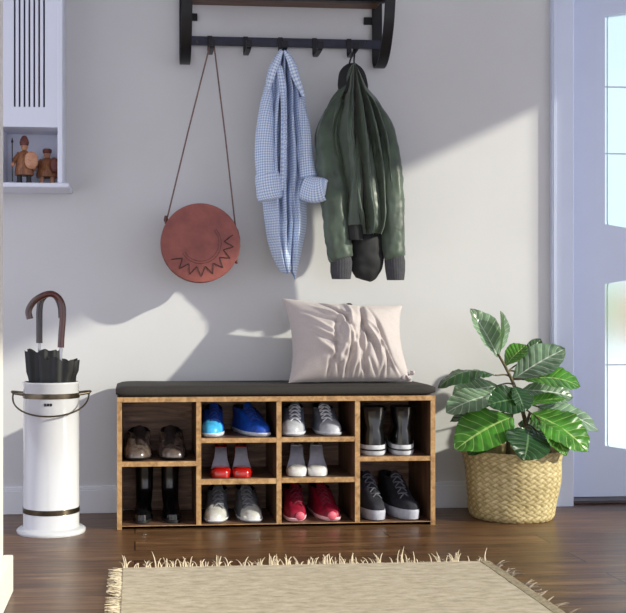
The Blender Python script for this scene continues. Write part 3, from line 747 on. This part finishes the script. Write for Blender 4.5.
# ------------------------------------------------------------------ coat rack
rk = thing('coat_rack', 'black metal wall coat rack with wooden shelf and five hooks', 'coat rack', (ux(285, 0), 0, at(285, 66, 0).z))
zs = at(285, 6.5, -.02).z
RX0, RX1 = ux(184.5, -.02), ux(377.5, -.02)
obj('shelf_board', MB().box(RX0+.004, RX1-.004, -.235, -.012, zs, zs+.02), M['shelfwood'], rk, bevel=.002)
rail = MB()
for yy in (-.135, -.254): rail.box(RX0, RX1, yy-.012, yy+.012, zs-.012, zs-.0005)
obj('shelf_rail', rail, M['black_metal'], rk, bevel=.001)
zlow = at(285, 66, -.05).z
for i, X in enumerate((RX0, RX1)):
    pth = [(X, -.012, zs+.05), (X, -.012, zs-.1), (X, -.012, zlow+.05)]
    pth += [(X, -.012-.045+.045*math.cos(a), zlow+.045-.045*math.sin(a)) for a in [PI*k/10/1.0 for k in range(1, 6)]]
    pth += bez((X, -.062, zlow), (X, -.13, zlow), (X, -.175, zlow+.07), (X, -.2, zs-.08), 10)
    pth += [(X, -.232, zs+.05)]
    obj('bracket', MB().strap(pth, .036, .006, (1,0,0)), M['black_metal'], rk, bevel=.001)
    sg = 1 if i == 0 else -1
    zt_ = at(194 if i == 0 else 369, 17.5 if i == 0 else 21.5, 0).z
    tb = MB().box(min(X, X+sg*.046), max(X, X+sg*.046), -.008, -.0005, zt_-.013, zt_+.013)
    tab = obj('screw_tab', tb, M['black_metal'], rk, bevel=.001)
    obj('screw', MB().lathe([(.0055, 0), (.004, .003), (.0005, .004)], (0,0,0), 12), M['bronze'], rk)
    so_ = C.objects[-1]; 
    so_.location = (X+sg*.033-rk.location.x, -.008-rk.location.y, zt_-rk.location.z); so_.rotation_euler = (PI/2, 0, 0)
zb_l = at(285, 37.4, -.03).z; zb_h = at(285, 46.3, -.03).z
obj('hook_bar', MB().box(RX0-.01, RX1+.01, -.022, -.015, zb_h, zb_l), M['blue_metal'], rk, bevel=.001)
sb = MB()
for u in (197, 364): 
    p = at(u, 42, -.023); sb.tube([(p.x, -.021, p.z), (p.x, -.026, p.z)], [.005, .0035], 10)
obj('bar_screws', sb, M['bronze'], rk)
HK = {}
for i, u in enumerate((210.8, 247, 282.3, 317, 351.8)):
    X = ux(u, -.075); z1 = zb_h
    pth = [(X, -.025, zb_l+.001), (X, -.025, z1-.012), (X, -.028, z1-.026), (X, -.045, z1-.036), (X, -.125, z1-.036), (X, -.145, z1-.03), (X, -.149, z1-.012)]
    hk = MB().strap(poly_smooth(pth, 4), .017, .005, (1,0,0)); hk.box(X-.0105, X+.0105, -.156, -.1445, z1-.034, z1-.012)
    obj('hook', hk, M['black_metal'], rk, bevel=.001); HK[i] = Vector((X, -.128, z1-.034))

# ------------------------------------------------------------------ round handbag
PY = -.125
pc_ = at(200, 243.5, PY); R_ = 38.8*3.76/1086
pu = thing('round_handbag', 'round red-brown tooled leather handbag hanging from the first hook', 'handbag', (pc_.x, PY, pc_.z-R_))
def disc(rows):
    mb = MB(); n = 72
    return mb.loft([[(pc_.x+r*math.cos(2*PI*j/n), y, pc_.z+r*math.sin(2*PI*j/n)) for j in range(n)] for r, y in rows])
yfr, ybk = PY-.028, PY+.028
obj('front_panel', disc([(R_*.995, yfr+.006), (R_, yfr+.002), (R_*.985, yfr-.001), (R_*.93, yfr-.0015), (R_*.5, yfr-.005), (.001, yfr-.006)]), M['purse'], pu)
obj('gusset', disc([(R_*.985, yfr+.006), (R_*.98, PY), (R_*.985, ybk-.006)]), M['purse_edge'], pu)
obj('back_panel', disc([(R_*.995, ybk-.006), (R_, ybk-.002), (R_*.985, ybk), (.001, ybk)]), M['purse'], pu)
tl = MB()
def yface(rr): return interp([(0, yfr-.006), (.5, yfr-.005), (.93, yfr-.0015), (1, yfr-.001)], rr/R_)[0]-.0004
def ppt(a, rr): return (pc_.x+rr*math.cos(a), yface(rr), pc_.z+rr*math.sin(a))
k0, k1 = math.radians(-150), math.radians(14)
zz = []
NZ = 8
for i in range(NZ*2+1):
    zz.append(ppt(lerp(k0, k1, i/(2*NZ)), R_*(.84 if i % 2 == 0 else .60)))
for a, b2 in zip(zz[:-1], zz[1:]): 
    q = [Vector(a), (Vector(a)+Vector(b2))/2+Vector((0, -.001, 0)), Vector(b2)]
    tl.tube(q, .0017, 6)
obj('zigzag_tooling', tl, M['tool'], pu)['label'] = 'dark zigzag sunburst tooling'
inn = MB()
for rr in (.52, .46): inn.tube([ppt(lerp(k0, k1+.5, i/40), R_*rr) for i in range(41)], .0009, 6)
obj('inner_tooling', inn, mat('inner_tooling_line', (96,52,48), .6, .1), pu)
ls = at(167.5, 217, PY); rs = at(235.5, 228, PY)
hkp = HK[0]
stp = MB()
path = [ls, lerp(ls, Vector((hkp.x-.008, -.128, hkp.z)), .5)+Vector((-.002,0,0)), Vector((hkp.x-.008, -.128, hkp.z+.002)), Vector((hkp.x-.003, -.128, hkp.z+.0065)), Vector((hkp.x+.003, -.128, hkp.z+.0065)), Vector((hkp.x+.008, -.128, hkp.z+.002)), lerp(rs, Vector((hkp.x+.008, -.128, hkp.z)), .5)+Vector((.002,0,0)), rs]
stp.tube(path, .0027, 8)
obj('strap', stp, M['strap'], pu)
bk = MB()
for (u, v) in ((166, 220), (236, 259)):
    p = at(u, v, PY); bk.tube([(p.x, PY, p.z+.014), (p.x, PY-.002, p.z), (p.x+.002, PY, p.z-.016)], [.005, .008, .004], 8)
obj('strap_tab', bk, M['purse_edge'], pu)
# strap continues down the gusset to its tabs
g2 = MB(); 
g2.tube([rs]+[(pc_.x+(R_+.002)*math.cos(a), PY, pc_.z+(R_+.002)*math.sin(a)) for a in [math.radians(d_) for d_ in (20, 8, -4, -16, -26)]], .0027, 8)
obj('strap_end', g2, M['strap'], pu)

# ------------------------------------------------------------------ garments
def drape(rows, y0, dep, folds, nu=70, nv=110, cell=.0088, m=0, wave=0, backy=.012, seed=0, hem=None, amp=0.0, pw=2.2):
    """closed hanging shell; rows (v,uL,uR); folds (s0,s1,width,amp,t0,t1): crease drifting from s0 (top) to s1 (bottom)"""
    mb = MB(); v0, v1 = rows[0][0], rows[-1][0]
    def front(s, t):
        v = lerp(v0, v1, t); L, R = interp(rows, v)
        if hem: v += hem(s)*sst(.6, 1, t)
        u = lerp(L, R, s); S = 2*s-1
        d_ = dep(t)*max(0, 1-abs(S)**pw)
        for (s0, s1, w_, a_, t0, t1) in folds:
            c = lerp(s0, s1, t)+.006*math.sin(t*9+s0*30)
            win = sst(t0-.06, t0+.08, t)*(1-sst(t1-.1, t1+.02, t))
            d_ += a_*math.exp(-((s-c)/w_)**2)*win
        ed = min(1, (1-abs(S))*8)
        d_ += amp*nz(u*.06, v*.035, seed)*ed + amp*.5*nz(u*.16, v*.09, seed+5)*ed
        p = at(u, v, y0); p.y = y0-d_
        return p
    b = len(mb.v); mb.grid(front, nu, nv)
    # arc-length uv for the cloth pattern
    for j in range(nv+1):
        acc = 0
        for i in range(nu+1):
            k = b+j*(nu+1)+i
            if i: acc += (mb.v[k]-mb.v[k-1]).length
            mb.uv[k] = (acc/cell, (mb.v[k].z)/cell)
        for i in range(nu+1):
            k = b+j*(nu+1)+i; mb.uv[k] = (mb.uv[k][0]-acc/cell/2, mb.uv[k][1])
    def back(s, t):
        v = lerp(v0, v1, t); L, R = interp(rows, v)
        if hem: v += hem(s)*sst(.6, 1, t)
        p = at(lerp(L, R, s), v, y0); p.y = y0+backy*(1-(2*s-1)**2); return p
    mb.grid(back, 14, nv, flip=True)
    return mb
def sleeve(path, n=26, cell=.0088, seed=0, amp=.05, y=None, wr=.003, yfl=.75, cap=True, sub=6):
    """path rows: (u,v,y,halfwidth_px)"""
    P_ = poly_smooth([at(a, b, c) for a, b, c, d_ in path], sub); Wd = poly_smooth([Vector((d_, 0, 0)) for a, b, c, d_ in path], sub)
    mb = MB(); rings = []; N = len(P_); acc = 0
    for i, p in enumerate(P_):
        t = (P_[min(i+1, N-1)]-P_[max(i-1, 0)]).normalized(); sd = Vector((0,-1,0)).cross(t).normalized(); nn = t.cross(sd).normalized()
        w_ = Wd[i].x*3.66/1086; ring = []
        for k in range(n):
            a = 2*PI*k/n
            rr = 1+amp*nz(math.cos(a)*1.6+seed, math.sin(a)*1.6, p.z*16)+amp*.8*nz(math.cos(a)*3+seed, math.sin(a)*3, p.z*45)
            ring.append(p+(sd*math.cos(a)+nn*math.sin(a)*yfl)*w_*rr)
        rings.append(ring)
    b = len(mb.v); mb.loft(rings, cap, cap)
    for i in range(N):
        if i: acc += (P_[i]-P_[i-1]).length
        w_ = Wd[i].x*3.72/1086
        for k in range(n): mb.uv[b+i*n+k] = (abs(2*k/n-1)*PI*w_/cell, acc/cell)
    return mb
# ---- shirt
SY = -.105
shirt = thing('gingham_shirt', 'blue and white gingham shirt hanging from the middle hook', 'shirt', (HK[2].x, SY, at(285, 275, SY).z))
rows = [(50, 279, 287.5), (56, 275, 292), (66, 269.5, 297), (78, 266, 300), (92, 264, 304), (110, 259.5, 306.5), (130, 256, 310), (150, 255, 313), (175, 256, 313), (200, 262, 307), (222, 264.5, 306.5), (240, 267, 303.5), (256, 271.5, 300), (268, 277, 297), (274, 281, 296)]
folds = [(.20, .10, .03, -.02, .05, .6), (.30, .18, .035, -.026, .0, .6), (.36, .28, .03, .018, .0, .8), (.42, .34, .028, -.042, .0, .78), (.50, .42, .03, .03, .02, .92), (.58, .50, .026, -.05, .0, .88), (.66, .60, .03, .026, .05, .95), (.72, .68, .022, -.034, .03, .7), (.80, .77, .035, .016, .05, .6), (.84, .84, .025, -.028, .08, .6), (.5, .86, .06, .026, .6, 1), (.3, .3, .08, .016, .5, 1), (.55, .66, .028, -.04, .62, 1.1), (.2, .36, .03, -.018, .6, 1.1)]
def hem_s(s): return 6*math.exp(-((s-.93)/.09)**2) - 5*math.exp(-((s-.58)/.1)**2)-2*math.exp(-((s-.05)/.2)**2)
obj('shirt_body', drape(rows, SY, lambda t: .02+.04*sst(0, .35, t)-.012*sst(.7, 1, t), folds, hem=hem_s, amp=.007, seed=2), M['gingham'], shirt, angle=180)
cl = MB()
for pts, wd in (([(282.5, 51), (278, 59), (272.5, 73), (268, 90)], (.005, .012, .015, .009)), ([(284.5, 51), (290.5, 62), (296, 78), (304, 97)], (.005, .013, .016, .006))):
    P2 = poly_smooth([at(a, b, SY-.055+.012*(i == 3)) for i, (a, b) in enumerate(pts)], 5); W2 = poly_smooth([Vector((w_, 0, 0)) for w_ in wd], 5)
    b = len(cl.v); cl.tube(P2, [w_.x*.8 for w_ in W2], 12, flat=.35, up=(0,-1,0))
    for i in range(len(P2)):
        for k in range(12): cl.uv[b+i*12+k] = (abs(k-6)*.75, i*1.0)
obj('collar', cl, M['gingham'], shirt)
pk = MB(); pl_ = [at(u, v, SY-.085) for u, v in ((280.5, 64), (284, 90), (284.5, 120), (284, 160), (283, 190))]
b = len(pk.v); PP = poly_smooth([Vector((p.x, SY-.052-.022*sst(0, 2, i), p.z)) for i, p in enumerate(pl_)], 6); pk.strap(PP, .02, .003, (1, -.25, 0))
for i in range(len(PP)):
    for k in range(4): pk.uv[b+i*4+k] = (k % 2*2 + .2, i*1.4)
obj('placket', pk, M['gingham'], shirt)
# sleeves with rolled cuffs
obj('sleeve', sleeve([(268, 88, SY-.03, 4), (266, 118, SY-.042, 8), (265, 150, SY-.05, 9.8), (267, 178, SY-.056, 11)], seed=1, amp=.14), M['gingham'], shirt, angle=180)
obj('sleeve', sleeve([(298, 98, SY-.02, 4), (303, 126, SY-.032, 7), (305.5, 155, SY-.04, 8.4), (309, 178, SY-.05, 10)], seed=4, amp=.14), M['gingham'], shirt, angle=180)
obj('rolled_cuff', sleeve([(266.5, 174, SY-.06, 12), (267.5, 178, SY-.062, 13.2), (269.5, 190, SY-.062, 13.6), (271, 198, SY-.06, 12.8), (271.4, 200, SY-.06, 10)], seed=2, amp=.1, yfl=.6), M['gingham'], shirt, angle=180)
obj('rolled_cuff', sleeve([(303, 187, SY-.06, 10.5), (305, 187.5, SY-.064, 12.6), (314, 189.5, SY-.085, 13.4), (320, 189.5, SY-.1, 12.6), (325, 188.5, SY-.11, 10.8), (326.2, 188.5, SY-.112, 7)], seed=6, amp=.13, yfl=.6), M['gingham'], shirt, angle=180)

# ---- jacket
JY = -.14
jk = thing('bomber_jacket', 'olive green bomber jacket with ribbed cuffs hanging from the last hook', 'jacket', (HK[4].x, JY, at(352, 281, JY).z))
rows = [(66, 350, 355), (70, 347.5, 358), (78, 343, 362), (88, 339, 367.5), (98, 331.5, 376.5), (110, 325.5, 384), (124, 318, 391), (138, 314.5, 396), (155, 316, 399), (175, 319, 400.5), (195, 323, 401), (212, 328, 400), (226, 335, 396), (236, 340, 390)]
folds = [(.24, .18, .022, -.026, .1, .8), (.30, .22, .03, -.03, .05, .95), (.35, .31, .022, .02, .02, .9), (.40, .36, .03, .026, .02, 1), (.48, .44, .02, -.06, .0, 1), (.56, .52, .03, .036, .02, 1.1), (.63, .60, .02, -.05, .03, 1.1), (.70, .70, .03, .03, .05, 1.1), (.77, .78, .02, -.034, .12, 1.1), (.83, .84, .03, .018, .2, 1.1), (.14, .12, .04, -.014, .3, .9), (.89, .9, .03, -.02, .25, .9), (.2, .2, .04, .012, .3, 1)]
obj('jacket_body', drape(rows, JY, lambda t: .034+.05*sst(.05, .5, t), folds, amp=.013, seed=8, nu=100), M['olive'], jk, angle=180)
obj('collar', drape([(64, 347, 357), (67, 343, 361), (72, 339.5, 364.5), (80, 338, 367), (88, 338, 368), (94, 341, 366)], JY, lambda t: .016+.008*t, [(.5, .5, .06, -.012, .3, 1.1)], nu=40, nv=24, amp=.004), M['lining'], jk, angle=180)['label'] = 'black ribbed collar'
obj('hanging_loop', MB().tube(poly_smooth([at(349, 68, JY-.01), at(350, 61, JY), HK[4]+Vector((0,0,.006)), at(354, 61, JY), at(355, 68, JY-.01)], 5), .003, 8), M['lining'], jk)
obj('sleeve', sleeve([(340, 100, JY-.0, 6), (330, 122, JY-.012, 10), (327.5, 146, JY-.026, 12), (331, 175, JY-.04, 13.5), (335.5, 210, JY-.05, 14), (338.5, 240, JY-.05, 13.4), (340, 256, JY-.05, 12.8), (340.5, 259, JY-.05, 10.5)], seed=3, amp=.12, n=40, sub=10), M['olive'], jk, angle=180)
obj('sleeve', sleeve([(369, 100, JY-.0, 6), (382, 122, JY-.01, 9), (388.5, 146, JY-.026, 10), (391, 175, JY-.04, 11), (392.5, 210, JY-.05, 12), (393, 240, JY-.05, 12), (394, 255, JY-.05, 11.6), (394.4, 258, JY-.05, 9.5)], seed=9, amp=.12, n=40, sub=10), M['olive'], jk, angle=180)
def ribcuff(rows, y):
    mb = MB(); rings = []; n = 72
    for (v, a, b) in rows:
        p = at((a+b)/2, v, y); w_ = (b-a)/2*3.72/1086
        rings.append([(p.x+w_*(1+.02*math.cos(24*2*PI*k/n))*math.cos(2*PI*k/n), y+.7*w_*(1+.04*math.cos(24*2*PI*k/n))*math.sin(2*PI*k/n), p.z) for k in range(n)])
    c = rings[-1]; ctr = sum((Vector(p) for p in c), Vector())/n
    rings.append([ctr+(Vector(p)-ctr)*.8 for p in c]); rings.append([ctr+(Vector(p)-ctr)*.75+Vector((0,0,.03)) for p in c])
    return mb.loft(rings)
obj('ribbed_cuff', ribcuff([(257, 331, 351), (262, 330.5, 352), (272, 330.5, 351.5), (279, 332, 350.5)], JY-.05), M['rib'], jk, angle=60)
obj('ribbed_cuff', ribcuff([(256, 384.5, 404), (261, 384.5, 405), (271, 385.5, 405), (280, 387, 404)], JY-.05), M['rib'], jk, angle=60)
# body hem: black rib and lining hanging lower in the middle
obj('hem_lining', sleeve([(364, 222, JY-.02, 15), (366, 236, JY-.025, 17), (366.5, 250, JY-.03, 17.5), (366, 264, JY-.03, 16.5), (364.5, 274, JY-.03, 13.5), (363, 279.5, JY-.03, 8)], seed=5, amp=.1, n=36, sub=8, yfl=.7), M['lining'], jk, angle=180)['label'] = 'black rib hem and lining'
obj('front_edge', sleeve([(357.5, 128, JY-.05, .6), (357, 152, JY-.075, 3.5), (356.5, 185, JY-.085, 6), (355.5, 212, JY-.082, 7), (355, 224, JY-.08, 7), (355, 225, JY-.08, 5)], seed=7, amp=.12, n=24, sub=8), M['olive'], jk, angle=180)
obj('hem_band', ribcuff([(224, 349, 362), (230, 348.5, 362.5), (240, 349.5, 362.5)], JY-.08), M['lining'], jk, angle=60)
obj('front_edge', sleeve([(368, 132, JY-.05, .6), (370, 160, JY-.074, 3.5), (371.5, 185, JY-.082, 6), (372.5, 208, JY-.08, 7.5), (374, 222, JY-.078, 8), (375, 232, JY-.07, 6)], seed=11, amp=.22, n=28, sub=8), M['olive'], jk, angle=180)

# ------------------------------------------------------------------ basket and plant
BYc = -.205
bc = at(512.5, 520, BYc); bcx = bc.x
rt, rb_ = 49*3.73/1086, 40.5*3.72/1086
zrim = at(512, 449, BYc).z
bk = thing('woven_basket', 'pale woven palm basket holding the fig plant', 'basket', (bcx, BYc, 0))
mb = MB(); n = 288; NVr = 96; wv = []; rings = []
def brad(t): return interp([(0, rb_*.94), (.05, rb_*1.0), (.3, rb_*1.08), (.6, lerp(rb_, rt, .62)), (.85, rt*.97), (1, rt)], t)[0]
for j in range(NVr+1):
    t = j/NVr; ring = []
    for k in range(n):
        a = 2*PI*k/n; q = a*32/(2*PI)*1.0; r_ = t*13.0
        p1, p2 = q+r_, q-r_
        c1, c2 = math.floor(p1), math.floor(p2); f1, f2 = p1-c1, p2-c2
        over = (c1+c2) % 2
        s_ = math.sin(PI*f1) if over else math.sin(PI*f2)
        hgt = .0035*(abs(s_)**.6); wv.append(max(0, min(1, abs(s_)**.7*(.65 if over else 1.0))))
        lump = .008*nz(math.cos(a)*1.3, math.sin(a)*1.3, t*2.4)
        rr = brad(t)+hgt+lump
        ring.append((bcx+rr*math.cos(a), BYc+rr*.95*math.sin(a), zrim*t+.004*nz(math.cos(a)*2, math.sin(a)*2, 3)*t+ (.0005 if j == 0 else 0)))
    rings.append(ring)
mb.loft(rings, True, False)
base = len(mb.v)
for (k_, z_) in ((.96, 0), (.93, -.01), (.86, -.07)):
    mb.v += [Vector((bcx+(p[0]-bcx)*k_, BYc+(p[1]-BYc)*k_, p[2]+z_)) for p in rings[-1]]; wv += [.4]*n
lastr = NVr*n
for q in range(3):
    A0 = lastr if q == 0 else base+(q-1)*n; B0 = base+q*n
    for k in range(n): mb.face((A0+k, A0+(k+1) % n, B0+(k+1) % n, B0+k))
bo = obj('basket_wall', mb, M['basket'], bk, angle=60)
at_ = bo.data.attributes.new('weave', 'FLOAT', 'POINT'); at_.data.foreach_set('value', wv)
pl = thing('fiddle_leaf_fig', 'leafy fiddle leaf fig growing in the woven basket by the door', 'plant', (bcx, BYc, zrim-.06))
obj('soil', MB().lathe([(.0005, zrim-.03), (rt*.5, zrim-.032), (rt*.9, zrim-.04), (rt*.9, zrim-.06), (.0005, zrim-.06)], (bcx, BYc, 0), 40), M['soil'], pl)
stems = [[(530, 455, BYc), (527, 430, BYc), (521, 405, BYc-.01), (514, 385, BYc-.01), (506, 368, BYc-.01), (498, 354, BYc-.01)],
         [(508, 455, BYc+.02), (509, 432, BYc+.02), (513, 408, BYc+.01), (517, 390, BYc)],
         [(523, 455, BYc-.04), (524, 434, BYc-.04), (530, 412, BYc-.04)]]
for s_ in stems:
    pts = poly_smooth([at(*q) for q in s_], 5)
    obj('stem', MB().tube(pts, [lerp(.0085, .004, i/(len(pts)-1)) for i in range(len(pts))], 10), M['stem'], pl)
def leaf(bu, bv, by, tu, tv, ty, W, nrm, arch_, m='leaf', fold=.25, wav=.05, att=None, seed=0, curl=0, peak=1.25):
    b = at(bu, bv, by); t = at(tu, tv, ty); N = Vector(nrm).normalized(); L = (t-b).length
    ctr = (b+t)/2+N*arch_*L
    def fn(a, q):
        c = b*(1-q)**2+ctr*2*q*(1-q)+t*q*q
        tg_ = ((ctr-b)*(1-q)+(t-ctr)*q).normalized(); sd = tg_.cross(N).normalized(); nn = sd.cross(tg_).normalized()
        w_ = W/2*(max(0, math.sin(PI*min(1, .02+.98*q)**peak))**.75)
        S = 2*a-1
        return c+sd*S*w_+nn*(fold*abs(S)*w_*1.0 - curl*w_*S*S + wav*W*math.sin(q*17+S*2+seed)*S*S*.5 + .015*W*math.cos(q*PI*16)*abs(S))
    mb = MB().grid(fn, 12, 26, flip=False)
    # make the upper side face the hint
    i = 13*13+6; f = mb.f[12*13+6]; nf = (mb.v[f[1]]-mb.v[f[0]]).cross(mb.v[f[2]]-mb.v[f[0]])
    if nf.dot(N) < 0: mb.f = [q[::-1] for q in mb.f]
    lf = obj('leaf', mb, M[m], pl, fixn=False, angle=180)
    if att:
        p = at(*att); pet = MB().tube(bez(p, lerp(p, b, .4)+Vector((0,0,.01)), lerp(p, b, .8), b+(ctr-b)*.05, 6), .0028, 7)
        obj('petiole', pet, M['stem'], lf)
Y0 = BYc
# (base, tip, width, normal hint, arch)
leaf(498, 357, Y0-.01, 470, 309, Y0+.02, .105, (.35,-.75,.15), .06, 'leafglare', .45, seed=1, peak=1.1)
leaf(500, 352, Y0-.03, 500, 311, Y0-.02, .055, (.8,-.6,.1), .04, 'leafglare', .8, seed=2)
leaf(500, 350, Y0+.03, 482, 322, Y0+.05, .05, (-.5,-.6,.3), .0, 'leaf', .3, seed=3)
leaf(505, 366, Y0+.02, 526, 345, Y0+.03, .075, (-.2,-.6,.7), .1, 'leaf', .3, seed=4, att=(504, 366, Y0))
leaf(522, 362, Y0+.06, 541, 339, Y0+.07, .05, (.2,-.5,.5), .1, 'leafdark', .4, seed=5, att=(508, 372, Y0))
leaf(512, 380, Y0, 565, 349, Y0-.02, .125, (-.25,-.7,.55), .10, 'leafglare', .2, seed=6, att=(508, 374, Y0))
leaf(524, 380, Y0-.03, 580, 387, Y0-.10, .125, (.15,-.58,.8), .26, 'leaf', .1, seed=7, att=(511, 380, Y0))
leaf(522, 390, Y0-.01, 573, 397, Y0-.03, .105, (.1,-.75,.6), .13, 'leafglare', .15, seed=8, att=(514, 388, Y0))
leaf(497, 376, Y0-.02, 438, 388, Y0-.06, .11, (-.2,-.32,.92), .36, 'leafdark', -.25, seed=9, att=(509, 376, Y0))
leaf(500, 394, Y0+.0, 446, 413, Y0-.04, .12, (-.3,-.6,.75), .16, 'leafglare', .1, seed=10, att=(514, 390, Y0))
leaf(497, 386, Y0+.07, 452, 396, Y0+.09, .12, (-.3,-.7,.6), .1, 'leafglare', .1, seed=11, att=(512, 384, Y0))
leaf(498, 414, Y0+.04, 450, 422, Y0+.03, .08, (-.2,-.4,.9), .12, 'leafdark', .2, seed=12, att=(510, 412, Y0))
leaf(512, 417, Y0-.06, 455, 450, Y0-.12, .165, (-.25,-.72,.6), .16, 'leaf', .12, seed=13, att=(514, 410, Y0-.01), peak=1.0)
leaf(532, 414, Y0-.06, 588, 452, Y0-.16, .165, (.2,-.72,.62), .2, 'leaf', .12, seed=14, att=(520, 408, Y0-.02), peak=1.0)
leaf(538, 407, Y0-.02, 599, 431, Y0-.05, .115, (.15,-.55,.8), .16, 'leafglare', .1, seed=15, att=(519, 403, Y0-.01))
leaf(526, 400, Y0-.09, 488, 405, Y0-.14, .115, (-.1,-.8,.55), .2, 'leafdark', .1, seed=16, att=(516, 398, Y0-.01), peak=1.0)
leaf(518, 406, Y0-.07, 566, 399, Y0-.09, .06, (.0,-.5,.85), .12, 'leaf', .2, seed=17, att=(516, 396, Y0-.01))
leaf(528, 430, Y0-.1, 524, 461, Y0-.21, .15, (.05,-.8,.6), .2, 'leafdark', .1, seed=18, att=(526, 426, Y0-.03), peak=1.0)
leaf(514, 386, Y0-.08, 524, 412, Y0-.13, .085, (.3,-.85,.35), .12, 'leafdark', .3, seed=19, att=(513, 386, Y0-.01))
leaf(538, 432, Y0+.02, 580, 446, Y0+.02, .11, (.1,-.5,.8), .15, 'leafglare', .1, seed=20, att=(526, 424, Y0-.01))
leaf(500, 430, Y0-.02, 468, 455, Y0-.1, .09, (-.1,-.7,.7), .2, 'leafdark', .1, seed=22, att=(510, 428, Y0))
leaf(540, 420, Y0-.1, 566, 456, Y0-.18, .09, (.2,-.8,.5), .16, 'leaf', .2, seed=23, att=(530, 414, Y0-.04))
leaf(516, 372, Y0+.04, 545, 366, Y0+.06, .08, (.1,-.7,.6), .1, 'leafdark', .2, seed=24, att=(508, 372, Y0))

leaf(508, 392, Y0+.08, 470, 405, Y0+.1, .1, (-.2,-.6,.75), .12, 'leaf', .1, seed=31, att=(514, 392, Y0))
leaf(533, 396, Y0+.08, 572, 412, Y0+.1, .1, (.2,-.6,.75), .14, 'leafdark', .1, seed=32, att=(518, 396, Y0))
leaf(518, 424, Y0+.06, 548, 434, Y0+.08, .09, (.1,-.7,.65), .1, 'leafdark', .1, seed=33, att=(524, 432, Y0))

# ------------------------------------------------------------------ rug
GX0, GX1, GY1, GY0 = -.031, .946, -.905, -2.75
rg = thing('fringed_rug', 'beige woven rug with pale fringe lying on the wood floor', 'rug', ((GX0+GX1)/2, (GY0+GY1)/2, 0))
obj('rug_pile', MB().grid(lambda a, b: (lerp(GX0, GX1, a), lerp(GY0, GY1, b), .011+.0012*nz(a*30, b*50, 0)), 60, 90).box(GX0, GX1, GY0, GY1, .001, .0095), M['rug'], rg)
obj('border_band', MB().box(GX1-.004, GX1+.026, GY0, GY1, .001, .012), M['rugband'], rg, bevel=.003)
rr = random.Random(11)
def strands(n, pos, out, hgt, ln, spread, thick=.0016, clump=3):
    mb = MB(); i = 0
    while i < n:
        c = rr.random(); big = rr.random()
        for k in range(rr.randint(1, clump)):
            p = Vector(pos(min(1, max(0, c+rr.uniform(-.006, .006)))))
            L = ln*rr.uniform(.5, 1.2); h = hgt*(rr.uniform(.25, 1.0)*(.4+.9*big)); o = Vector(out); sd = Vector((o.y, -o.x, 0))*rr.uniform(-spread, spread)
            mb.tube(bez(p, p+o*L*.3+Vector((0,0,h*.7)), p+o*L*.7+sd*.6+Vector((0,0,h)), p+o*L+sd+Vector((0,0,h*rr.uniform(.7, 1.25))), 4), [thick*1.5, thick*1.3, thick*1.1, thick*.8, thick*.35], 5)
            i += 1
    return mb
f1 = obj('fringe', strands(230, lambda c: (lerp(GX0-.005, GX1+.02, c), GY1-.003, .006), (0, 1, 0), .032, .022, .014, .0013), M['rugfringe'], rg); f1['kind'] = 'stuff'
f2 = obj('fringe', strands(700, lambda c: (GX0+.003, lerp(GY0, GY1, c), .006), (-1, 0, 0), .008, .036, .02, .0013), M['rugfringe'], rg); f2['kind'] = 'stuff'
f3 = obj('fringe', strands(160, lambda c: (GX1+.024, lerp(GY0, GY1, c), .006), (1, 0, 0), .014, .03, .03, .0016), mat('dull_fringe', (150,136,120), .9, .15, 90), rg); f3['kind'] = 'stuff'

# ------------------------------------------------------------------ light
sun = bpy.data.lights.new('sun', 'SUN'); so = bpy.data.objects.new('sun', sun); C.objects.link(so)
sun.energy = 4.6; sun.angle = math.radians(1.4); sun.color = (1, .97, .80)
so.rotation_euler = Vector((-2.0, 1.0, -.95)).to_track_quat('-Z', 'Y').to_euler(); so.location = (4, -4, 3)
wd = bpy.data.worlds.new('world'); bpy.context.scene.world = wd; wd.use_nodes = True
bg = wd.node_tree.nodes['Background']; bg.inputs[0].default_value = (.86, .88, 1.0, 1); bg.inputs[1].default_value = 1.5
vs_ = bpy.context.scene.view_settings; vs_.view_transform = 'Standard'; vs_.look = 'None'; vs_.exposure = 0; vs_.gamma = 1
